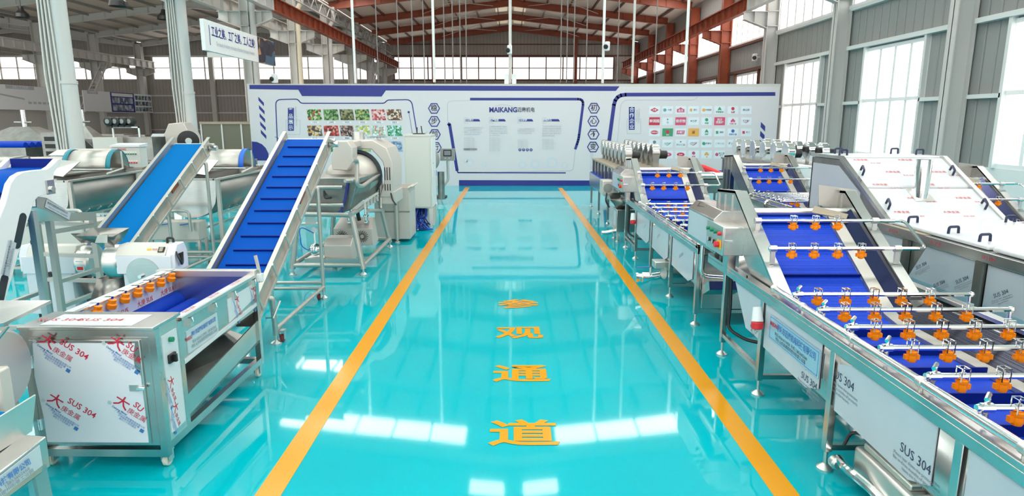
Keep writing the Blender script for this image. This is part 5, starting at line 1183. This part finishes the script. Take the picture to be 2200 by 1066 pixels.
g = MB().cyl((-3.18,10.28,.44),(-3.18,10.28,.62),.014,n=8).build('gauge_stem', M['chrome'], vt); MB().lathe([(.045,-.015),(.05,-.01),(.05,.015)], (-3.18,10.28,.66), (0,1,0), 16).build('gauge', M['white'], g)
MB().tube([(-3.18,10.24,.62),(-3.4,10.2,.75),(-3.38,10.2,.4),(-3.26,10.26,.32)], .008, 6, fil=.12).build('air_hose', M['bband'], vt)
for x in (-2.86, -2.56): MB().lathe([(.05,0),(.05,.03),(.03,.04),(.03,.10),(.05,.11),(.05,.14),(.03,.15),(.03,.28)], (x,11.3,.62), (0,0,1), 12).build('pipe_joint', M['chrome'], vt)
MB().tube([(-2.7,11.35,.66),(-2.72,11.3,.85),(-2.62,11.3,.95),(-2.48,11.3,1.0)], .035, 8, fil=.1).build('hose', M['black'], vt)
# square tank beside it
tk = thing('brine_tank', 'tall grey open topped tank between the tumbler and the white cabinet', 'tank', (-2.2, 13, 0))
MB().box(-2.72, -2.02, 12.75, 13.55, .06, .98).build('tank_body', M['hood'], tk, bevel=.006)
rm = MB()
for a in ((-2.72,-2.02,12.75,12.79),(-2.72,-2.02,13.51,13.55),(-2.72,-2.68,12.79,13.51),(-2.06,-2.02,12.79,13.51)): rm.box(a[0]-.0,a[1],a[2],a[3],.98,1.10)
rm.hexa([(-2.06,12.75,1.05),(-2.02,12.75,1.05),(-2.02,13.55,1.05),(-2.06,13.55,1.05)],[(-1.98,12.72,1.12),(-1.94,12.72,1.12),(-1.94,13.58,1.12),(-1.98,13.58,1.12)]); rm.build('tank_rim', M['hood'], tk)
MB().box(-2.73, -2.015, 12.745, 12.75, .60, .63).build('seam', M['steeld'], tk)
pst = MB().cyl((-2.27,12.70,.06),(-2.27,12.70,1.02),.045,n=14).build('corner_post', M['blast'], tk); MB().lathe([(.055,0),(.055,.015),(.02,.04),(.02,.08)],(-2.27,12.70,0),(0,0,1),12).build('levelling_foot', M['steelw'], pst)
# white control cabinet with blue cables
cb = thing('control_cabinet', 'tall cream control cabinet standing beside the yellow line', 'cabinet', (-2.05, 14.7, 0))
MB().box(-2.36, -1.77, 14.42, 15.2, .46, 2.06).build('body', M['cab'], cb, bevel=.008); MB().box(-2.37, -1.76, 14.41, 15.21, 2.06, 2.10).build('top', M['cab'], cb)
MB().box(-2.33, -1.80, 14.405, 14.42, .49, 2.02).build('side_sheet', M['cab'], cb, bevel=.004)
dd = MB().box(-1.77, -1.752, 14.44, 15.18, .49, 2.04).build('door', M['white'], cb, bevel=.004)
MB().box(-1.752, -1.72, 14.6, 14.64, 1.15, 1.3).build('door_handle', M['steelw'], dd); MB().box(-1.752, -1.75, 14.62, 14.72, 1.45, 1.47).build('badge', M['rbut'], dd)
for x, y in ((-2.33,14.45),(-1.80,14.45),(-2.33,15.17),(-1.80,15.17)): MB().hexa([(x-.02,y-.02,0),(x+.02,y-.02,0),(x+.02,y+.02,0),(x-.02,y+.02,0)],[(x-.05,y-.03,.46),(x+.05,y-.03,.46),(x+.05,y+.03,.46),(x-.05,y+.03,.46)]).build('leg', M['cab'], cb)
MB().box(-2.1, -1.78, 14.9, 14.95, 0, .46).build('back_sheet', M['white'], cb)
ps = MB(); ps.box(-2.2,-1.95,14.7,15.0,2.10,2.12)
ps.tube([(-2.12,14.8,2.1),(-2.12,14.85,2.25)],.012,6); ps.tube([(-2.0,14.8,2.1),(-2.03,14.85,2.28)],.012,6); ps.build('cable_gland', M['black'], cb)
bc = cb
rnd = random.Random(3)
for i in range(48):
    x = -2.32+rnd.random()*.42; y = 14.45+rnd.random()*.3; x2 = -2.42+rnd.random()*.62; y2 = 14.0+rnd.random()*.5
    MB().tube([(x,y,.47),(x+rnd.uniform(-.08,.08),y-rnd.random()*.15,.25+rnd.random()*.1),(x2,y2,.02+rnd.random()*.12),(x2+rnd.uniform(-.2,.2),y2+rnd.uniform(-.15,.15),.02+rnd.random()*.05),(x2-rnd.uniform(.1,.3),y2+.1,.015+rnd.random()*.2)], .014, 5, fil=.12).build('cable', M['cable'] if i % 5 else M['bband'], bc)
# round retort end and touch panel further back
rt = thing('round_retort', 'grey round tank end behind the cream control cabinet', 'tank', (-2.6, 19.4, 0))
MB().lathe([(.30,-.05),(.36,0),(.38,.06),(.38,1.4)], (-2.45,18.9,1.28), (-.15,1,0), 30).build('tank_shell', M['grey'], rt)
for y in (19.1, 20.0): MB().box(-2.9, -2.4, y, y+.1, 0, 1.0).build('saddle', M['steelw'], rt)
fl_ = thing('water_filter', 'blue and clear filter cartridge on a chrome pump behind the cabinet', 'filter', (-2.25, 18.6, 0))
MB().cyl((-2.25,18.6,.35),(-2.25,18.6,.85),.11,n=16).build('housing', M['plate'], fl_); MB().cyl((-2.25,18.6,.85),(-2.25,18.6,1.0),.12,n=16).build('cap', M['bband'], fl_)
MB().cyl((-2.25,18.6,.0),(-2.25,18.6,.35),.16,.10,16).build('pump_body', M['chrome'], fl_); MB().cyl((-2.02,18.7,.15),(-2.02,18.7,.95),.10,n=14).build('pressure_pipe', M['steeld'], fl_)
hm = thing('operator_panel', 'small grey touch screen panel on a bent stand at the aisle end', 'control panel', (-2.05, 20.5, 0))
MB().box(-2.22, -1.76, 20.45, 20.58, 1.16, 1.54).build('panel_box', M['grey'], hm, bevel=.01); MB().box(-2.12, -1.86, 20.44, 20.45, 1.30, 1.50).build('bezel', M['black'], hm); MB().box(-2.09, -1.89, 20.436, 20.44, 1.33, 1.47).build('screen', M['igrey'], hm)
MB().tube([(-1.99,20.52,1.16),(-1.99,20.52,.55),(-2.1,20.52,.42),(-2.2,20.52,.25),(-2.25,20.52,.02)], .045, 12, fil=.15).build('stand_tube', M['steelw'], hm); MB().box(-2.5, -2.05, 20.3, 20.75, 0, .04).build('base_plate', M['black'], hm)
for x in (-2.06, -1.94): MB().cyl((x,20.44,1.24),(x,20.45,1.24),.02,n=10).build('button', M['lgrey'], hm)
# ================================================================== machines further back on the left
def legs4(root, x0, x1, y0, y1, z, w=.05, m='steelw', r=.12):
    for x in (x0+w/2, x1-w/2):
        for y in (y0+w/2, y1-w/2): MB().box(x-w/2, x+w/2, y-w/2, y+w/2, 0, z).build('leg', M[m], root)
    for y in (y0+w/2, y1-w/2): MB().box(x0+w, x1-w, y-.015, y+.015, r, r+.04).build('stretcher', M[m], root)
    for x in (x0+w/2, x1-w/2): MB().box(x-.015, x+.015, y0+w, y1-w, r, r+.04).build('stretcher', M[m], root)
M['trough'] = mat('dark_trough_steel', (.34,.335,.32), .42, .9)  # darker, rougher steel for the blancher troughs
def blancher(label, xr, y0, L, W=.92, z=1.38, band='teal', box=None):
    root = thing('spiral_blancher', label, 'blanching machine', (xr-W/2, y0, 0)); xl = xr-W; cx = xr-W/2
    ring = [(xl, z)]+[(cx-W/2*math.cos(math.pi*i/10)*.97, z-.28-W*.42*math.sin(math.pi*i/10)) for i in range(11)]+[(xr, z)]
    MB().loft([[(a, y0, b) for a, b in ring], [(a, y0+L, b) for a, b in ring]], caps=False, closed=False).build('trough', M['trough'], root, solid=.008)
    for y in (y0, y0+L): MB().prism(ring, 'y', y-.005, y+.005).build('end_plate', M['steel'], root)
    rm = MB()
    for a in ((xl-.06,xl+.02),(xr-.02,xr+.06)): rm.box(a[0],a[1],y0-.06,y0+L+.06,z,z+.03)
    for a in ((y0-.06,y0+.02),(y0+L-.02,y0+L+.06)): rm.box(xl,xr,a[0],a[1],z,z+.03)
    rm.build('rim', M['blast'], root)
    for x in (xl-.03, xr+.03):
        for y in (y0+.02, y0+L-.02): MB().box(x-.03,x+.03,y-.03,y+.03,.05,z).build('leg', M['blast'], root); 
        MB().box(x-.02,x+.02,y0,y0+L,.28,.32).build('stretcher', M['blast'], root)
    for y in (y0, y0+L-.03): MB().box(xl,xr,y,y+.03,.28,.32).build('stretcher', M['blast'], root)
    sd = MB()
    for i in range(9): y = y0+.2+i*(L-.6)/8; sd.bar((xr-.10,y,z-.58),(xr-.02,y,z-.52),.02,.02)
    sd.bar((xr-.06,y0+.1,z-.62),(xr-.06,y0+L-.3,z-.60),.03,.03); sd.build('heating_pipe', M['blast'], root)
    # drum cover across the trough with coloured end bands
    yc, r = y0+1.55, .30; pts = [(yc+r*math.cos(math.pi*i/12), z+.12+r*1.15*math.sin(math.pi*i/12)) for i in range(13)]
    MB().loft([[(xl+.02, a, b) for a, b in pts], [(xr-.02, a, b) for a, b in pts]], caps=False, closed=False).build('drum_cover', M['blast'], root, solid=.006)
    p2 = [(yc+(r+.012)*math.cos(math.pi*i/12), z+.12+(r+.012)*1.15*math.sin(math.pi*i/12)) for i in range(13)]
    for a in (xl, xr-.10): MB().loft([[(a, u, v) for u, v in p2], [(a+.09, u, v) for u, v in p2]], caps=False, closed=False).build('cover_band', M[band], root, solid=.008)
    for y in (yc-r-.05, yc+r+.05): MB().cyl((xl,y,z+.12),(xr+.05,y,z+.12),.02,n=8).build('lid_rod', M['steelw'], root)
    MB().tube([(xr+.04,yc,z+.45),(xr+.04,yc,z+.12),(xr+.04,yc-.5,z+.06)],.018,6).build('lift_rod', M['lgrey'], root)
    hp = [(y0+L*.62,z+.04),(y0+L*.62+.5,z+.04),(y0+L*.62+.75,z-.02),(y0+L*.62+.80,z-.38),(y0+L*.62,z-.38)]
    MB().prism(hp, 'x', xr+.02, xr+.05).build('chute_plate', M['hood'], root)
    MB().slab([(xl+.2,y0+.35,z+.1),(xl+.55,y0+.45,z+.04),(xl+.62,y0+.85,z+.28),(xl+.27,y0+.75,z+.32)], .02).build('loose_cover', M['steelw'], root)
    MB().cyl((xr-.3,y0+L-.2,z-.1),(xr-.3,y0+L+.5,z-.1),.16,n=16).build('drive_motor', M['steeld'], root)
    return root
blancher('steel spiral blancher with a teal banded drum cover behind the gooseneck elevator', -7.5, 10.9, 3.2)
blancher('steel spiral blancher with a blue banded drum cover between the two climbing conveyors', -5.15, 11.25, 3.2, band='bband')
def ctrl(label, x, y, z, w, h, d, rows=2, n=7, foot_z=None):
    root = thing('operating_box', label, 'control box', (x+w/2, y, 0))
    b = MB().box(x, x+w, y, y+d, z, z+h).build('box_body', M['lgrey'], root, bevel=.01); MB().box(x-.005, x+w+.005, y-.006, y, z+.01, z+h-.01).build('door', M['lgrey'], root)
    MB().hexa([(x-.02,y-.03,z+h),(x+w+.02,y-.03,z+h),(x+w+.02,y+d+.03,z+h),(x-.02,y+d+.03,z+h)],[(x-.02,y-.03,z+h+.04),(x+w+.02,y-.03,z+h+.04),(x+w+.02,y+d+.03,z+h+.08),(x-.02,y+d+.03,z+h+.08)]).build('rain_roof', M['filmw'], root)
    cols = ['rbut']+['green']*(n-1)
    for r_ in range(rows):
        for i in range(n):
            xx = x+w*(.35+.6*i/n); zz = z+h*(.66-.42*r_); c = M[cols[i]] if r_ == 0 else M['ybut' if i == 0 else 'rbut']
            MB().cyl((xx,y-.03,zz),(xx,y-.006,zz),.016,n=10).build('button', c, root)
            MB().box(xx-.018,xx+.018,y-.01,y-.006,zz+.03,zz+.055).build('name_plate', M['white'], root)
    text('MAIKANG', .07, M['ired'], root, (x+w*.38, y-.008, z+h*.88), bold=.02, sx=.6)
    MB().box(x+w*.3, x+w*.7, y+d*.3, y+d*.7, 0, z).build('post', M['steelw'], root)
    MB().box(x+w*.1, x+w*.9, y+d*.1, y+d*.9, 0, .03).build('base_plate', M['steelw'], root)
    return root
ctrl('grey control box with two rows of coloured buttons behind the first blancher', -8.95, 14.6, 1.36, .62, .46, .3)
ctrl('small grey control box on a post left of the deep blue conveyor head', -5.0, 14.9, 1.42, .55, .42, .3, n=6)
def housing(label, x0, x1, y0, y1, z0, z1, name='filmed_machine', m='filmw', cat='machine', slope=0):
    root = thing(name, label, cat, ((x0+x1)/2, y0, 0))
    MB().prism([(x0,z0),(x1,z0),(x1,z1),(x1-slope,z1+.0),(x0+slope,z1),(x0,z1-slope)], 'y', y0, y1).build('housing', M[m], root, bevel=.02)
    MB().hexa([(x0-.04,y0-.04,z1),(x1+.04,y0-.04,z1),(x1+.04,y1+.04,z1),(x0-.04,y1+.04,z1)],[(x0+.1,y0+.1,z1+.12),(x1-.05,y0+.1,z1+.12),(x1-.05,y1-.1,z1+.12),(x0+.1,y1-.1,z1+.12)]).build('hood_top', M['hood'], root, bevel=.01)
    legs4(root, x0, x1, y0, y1, z0); return root
h1 = housing('white filmed machine housing with a black opening beside the button box', -10.55, -9.05, 14.9, 15.8, 1.0, 1.62)
MB().box(-9.65, -9.25, 14.88, 14.9, 1.25, 1.5).build('opening', M['black'], h1); MB().slab([(-9.28,14.885,1.2),(-9.1,14.885,1.2),(-9.1,14.885,1.32),(-9.2,14.885,1.30)], .004).build('emblem', M['ired'], h1)
h2 = housing('long grey hood behind the top of the gooseneck elevator', -11.5, -9.35, 13.1, 14.0, 1.1, 1.52, 'steel_hood', 'hood', 'machine', .1)
MB().box(-9.32, -8.75, 12.6, 13.0, .0, 1.5).build('side_cabinet', M['hood'], h2, bevel=.01)
pm = thing('pump_assembly', 'grey motors and pipes at the left edge behind the elevator top', 'pump', (-10.5, 12.0, 0))
for i, (x, z, r_) in enumerate(((-9.6,1.35,.16),(-9.35,1.50,.12),(-9.5,1.62,.10))): MB().lathe([(r_*.8,0),(r_,.04),(r_,.4),(r_*.7,.46)], (x,11.9+.1*i,z), (.9,.3,.1), 14).build('motor', M['steeld'], pm)
MB().box(-9.9, -9.0, 11.8, 12.5, 1.10, 1.2).build('base_frame', M['steelw'], pm); legs4(pm, -9.9, -9.0, 11.8, 12.5, 1.1)
def roller_bed(label, x0, x1, y0, y1, z, n=5):
    root = thing('brush_roller_bed', label, 'machine', ((x0+x1)/2, y0, 0))
    MB().box(x0, x1, y0, y1, z-.35, z-.06).build('frame_box', M['steeld'], root); legs4(root, x0, x1, y0, y1, z-.35)
    for i in range(n): y = y0+.1+(y1-y0-.2)*i/(n-1); MB().cyl((x0+.05,y,z),(x1-.05,y,z),.10,n=14).build('roller', M['brushb'], root)
    return root
roller_bed('bed of dark blue brush rollers at the far left under a chimney hood', -16.4, -14.6, 19.6, 20.9, 1.66)
roller_bed('bed of dark blue brush rollers below the black motors', -13.6, -12.75, 21.2, 22.2, 1.60, 4)
def chimney_hood(label, x, y, z, w, hgt):
    root = thing('extraction_hood', label, 'hood', (x, y, 0))
    MB().hexa([(x-w,y-w*.6,z),(x+w,y-w*.6,z),(x+w,y+w*.6,z),(x-w,y+w*.6,z)],[(x-w*.25,y-w*.2,z+hgt),(x+w*.25,y-w*.2,z+hgt),(x+w*.25,y+w*.2,z+hgt),(x-w*.25,y+w*.2,z+hgt)]).build('hood_body', M['steeld'], root)
    ch = MB().cyl((x,y,z+hgt),(x,y,z+hgt+.55),.09,n=14).build('chimney', M['chrome'], root); MB().cyl((x-.3,y-.05,z+hgt+.14),(x+.3,y-.05,z+hgt+.14),.03,n=8).build('damper', M['steeld'], root)
    MB().box(x-w*.98, x+w*.98, y-w*.55, y+w*.55, z-.5, z).build('oven_body', M['steeld'], root); legs4(root, x-w*.98, x+w*.98, y-w*.55, y+w*.55, z-.5)
    return root
chimney_hood('wide steel extraction hood with a chrome chimney at the far left', -16.3, 22.0, 1.75, 1.2, .45)
chimney_hood('smaller steel extraction hood with a short chimney left of the first column', -14.35, 22.0, 1.80, .55, .42)
ss = thing('ladder_feeder', 'dark steel frame feeder with a sloping side left of the first white column', 'machine', (-13.6, 20, 0))
MB().prism([(-14.3,1.2),(-13.2,1.2),(-13.2,1.5),(-13.75,2.05),(-14.3,2.05)], 'y', 19.9, 19.96).build('side_plate', M['steeld'], ss); MB().prism([(-14.3,1.2),(-13.2,1.2),(-13.2,1.5),(-13.75,2.05),(-14.3,2.05)], 'y', 20.7, 20.76).build('side_plate', M['steeld'], ss)
for i in range(3): MB().box(-14.2, -13.85, 19.88, 19.9, 1.35+i*.22, 1.48+i*.22).build('slot', M['black'], ss)
legs4(ss, -14.3, -13.2, 19.9, 20.76, 1.2)
mg = thing('motor_rack', 'row of black motors on a steel rack in front of the left partition', 'motors', (-12, 20.5, 0))
MB().box(-12.6, -11.1, 20.2, 21.0, 1.20, 1.9).build('rack_body', M['steeld'], mg); MB().box(-12.75, -12.0, 19.9, 20.2, 1.5, 1.9).build('side_bin', M['hood'], mg)
fr = MB()
for x in (-12.3, -11.5): fr.box(x,x+.04,20.2,20.24,1.9,2.22)
fr.box(-12.3,-11.46,20.2,20.24,2.18,2.22); fr.build('top_frame', M['white'], mg); legs4(mg, -12.6, -11.1, 20.2, 21.0, 1.2)
for i in range(4):
    x = -12.35+i*.19; m_ = MB().lathe([(.10,0),(.14,.02),(.14,.12),(.12,.2)], (x,20.1+.05*i,2.38), (.1,1,0), 16).build('motor', M['black'], mg); MB().lathe([(.07,-.01),(.07,.0)], (x,20.09+.05*i,2.38), (.1,1,0), 12).build('motor_cap', M['grey'], m_)
    MB().box(x-.08, x+.08, 20.15, 20.4, 2.2, 2.25).build('mount', M['black'], mg)
fw = thing('fan_wheel_machine', 'grey machine with a large black fan wheel beside the second white column', 'machine', (-11.4, 22.9, 0))
MB().prism([(-12.8,1.0),(-11.9,1.0),(-11.9,1.9),(-12.1,2.35),(-12.6,2.3),(-12.8,1.9)], 'y', 21.6, 22.3).build('housing', M['hood'], fw, bevel=.02); MB().lathe([(.24,0),(.33,.02),(.33,.14),(.24,.16)], (-11.95,21.5,1.75), (.6,-1,0), 24).build('fan_wheel', M['black'], fw)
MB().lathe([(.10,.16),(.10,.22)], (-11.95,21.5,1.75), (.6,-1,0), 12).build('fan_hub', M['lgrey'], fw); legs4(fw, -12.8, -11.9, 21.6, 22.3, 1.0)
fw.location.x += 1.32
af = thing('sloped_guard_frame', 'white sloped frame on a table left of the fan wheel machine', 'frame', (-13.5, 23, 0))
for y in (23.0, 23.8): MB().prism([(-14.4,1.45),(-14.05,1.95),(-13.5,1.95),(-13.3,1.45),(-13.42,1.45),(-13.58,1.85),(-13.98,1.85),(-14.28,1.45)], 'y', y, y+.05).build('side_frame', M['white'], af)
MB().box(-14.6, -13.1, 22.9, 23.95, 1.38, 1.45).build('table_top', M['steeld'], af); legs4(af, -14.6, -13.1, 22.9, 23.95, 1.38)
af.location.x += 1.45
def worktable(label, x, y, w, d, z, grp=None, extra=0):
    root = thing('steel_work_table', label, 'table', (x, y, 0), grp)
    MB().box(x, x+w, y, y+d, z-.05, z).build('table_top', M['steeld'], root); MB().box(x+.1, x+w-.1, y+.1, y+d-.1, .45, .48).build('shelf', M['steeld'], root); legs4(root, x, x+w, y, y+d, z-.05, .05, 'steeld')
    if extra: MB().box(x+w*.15, x+w*.7, y+.2, y+d*.8, z, z+extra).build('tray', M['steeld' if extra > .3 else 'hood'], root, bevel=.01)
    return root
def bin_(label, x, y, z, w, d, h, m):
    o = MB(); o.hexa([(x+.03,y+.03,z),(x+w-.03,y+.03,z),(x+w-.03,y+d-.03,z),(x+.03,y+d-.03,z)],[(x,y,z+h),(x+w,y,z+h),(x+w,y+d,z+h),(x,y+d,z+h)]); return tag(o.build('steel_bin', M[m], bevel=.01), label, 'bin')
for i, (x, y, w, ex) in enumerate(((-18.6,24,2.4,.35),(-15.8,24.2,2.2,.5),(-20.5,27,2.6,.4),(-17.4,26.6,2.2,.5),(-23,30,3,.5),(-19,30,3,.4))):
    worktable('dark steel work table far back among the left hall machines', x, y, w, 1.3, 1.35, 'far work tables', ex)
worktable('steel table with a tray behind the white filmed machine housing', -11.9, 17.0, 2.2, 1.0, 1.3, None, .22)
worktable('steel table behind the button box, in front of the motor rack', -9.3, 18.2, 1.8, 1.0, 1.3, None, .15)
worktable('steel table in front of the green booth, right of the second white column', -9.9, 24.9, 2.0, 1.0, 1.1, None, .2)
# low tanks under the blanchers
def low_tank(label, x0, x1, y0, y1, z0, z1):
    root = thing('drain_tank', label, 'tank', ((x0+x1)/2, y0, 0)); MB().box(x0,x1,y0,y1,z0,z1).build('tank_body', M['hood'], root, bevel=.01); legs4(root, x0, x1, y0, y1, z0, .045, 'blast', .1)
    MB().tube([(x0+.3,y0-.08,z1+.05),(x0+.3,y0-.08,z1+.2),(x1-.1,y0-.08,z1+.2),(x1-.1,y0-.08,z1-.15)], .025, 10, fil=.08).build('pipe', M['blast'], root)
    for x in (x0+.35, x1-.3): MB().bar((x,y0-.03,z1-.05),(x+.14,y0-.03,z1-.03),.02,.02).build('handle', M['iblue'], root)
    return root
low_tank('low drain tank with blue handles under the blue banded blancher', -6.35, -5.35, 10.9, 11.2, .38, .70)
bx = MB().box(-5.0, -4.45, 12.4, 13.0, .42, .80).build('housing', M['hood'], None, bevel=.03); bx.name = 'pump_housing'; tag(bx, 'square beige pump housing on the floor behind the deep blue conveyor', 'pump'); bx.location.z = -.42
low_tank('low drain tank behind the steel chute stand', -7.9, -6.5, 9.9, 10.5, .45, .85)
# green glazed booth
gb = thing('film_booth', 'booth of dark green film sheets with a tan top edge left of the display wall', 'booth', (-11.8, 27, 0))
MB().box(-12.75, -10.3, 27.0, 27.04, 0, 2.26).build('sheet', M['boothg'], gb); MB().box(-12.75, -12.71, 27, 30, 0, 2.26).build('sheet', M['boothg'], gb)
for x in (-12.75, -11.9, -11.1, -10.34): MB().box(x-.03, x+.03, 26.97, 27.0, 0, 2.3).build('post', M['girt'], gb)
MB().box(-12.8, -10.3, 26.95, 27.06, 2.26, 2.36).build('top_edge', M['tan'], gb); MB().box(-12.8, -12.68, 27, 30, 2.26, 2.36).build('top_edge', M['tan'], gb)
# clutter behind the second row on the right
rp = thing('red_pipe_machine', 'small machine with red ribbed pipe between the second washers', 'machine', (5, 16.2, 0))
MB().box(4.35, 5.45, 15.6, 16.5, .7, 1.0).build('bed', M['steel'], rp); legs4(rp, 4.35, 5.45, 15.6, 16.5, .7)
MB().tube([(4.45,15.9,1.05),(4.45,15.9,1.30),(4.75,15.9,1.25),(5.1,15.8,1.1)], .09, 10, fil=.1).build('ribbed_pipe', M['rbut'], rp)
MB().cyl((4.6,15.7,1.08),(5.2,15.7,1.08),.08,n=12).build('shaft', M['steelw'], rp)
worktable('long steel sorting table in front of the display wall, behind the second washer', 3.9, 17.5, 2.0, 1.0, 1.0, None, .1)
# ------------------------------------------------------------------ lettering becomes plain mesh
bpy.context.view_layer.update()
dg = bpy.context.evaluated_depsgraph_get()
for o in [o for o in bpy.data.objects if o.type == 'FONT']:
    me = bpy.data.meshes.new_from_object(o.evaluated_get(dg))
    n = o.name; o.name = 'old'; c = bpy.data.objects.new(n, me); COL.objects.link(c)
    c.parent = o.parent; c.matrix_basis = o.matrix_basis.copy()
    if not me.materials: me.materials.append(o.data.materials[0])
    bpy.data.objects.remove(o)
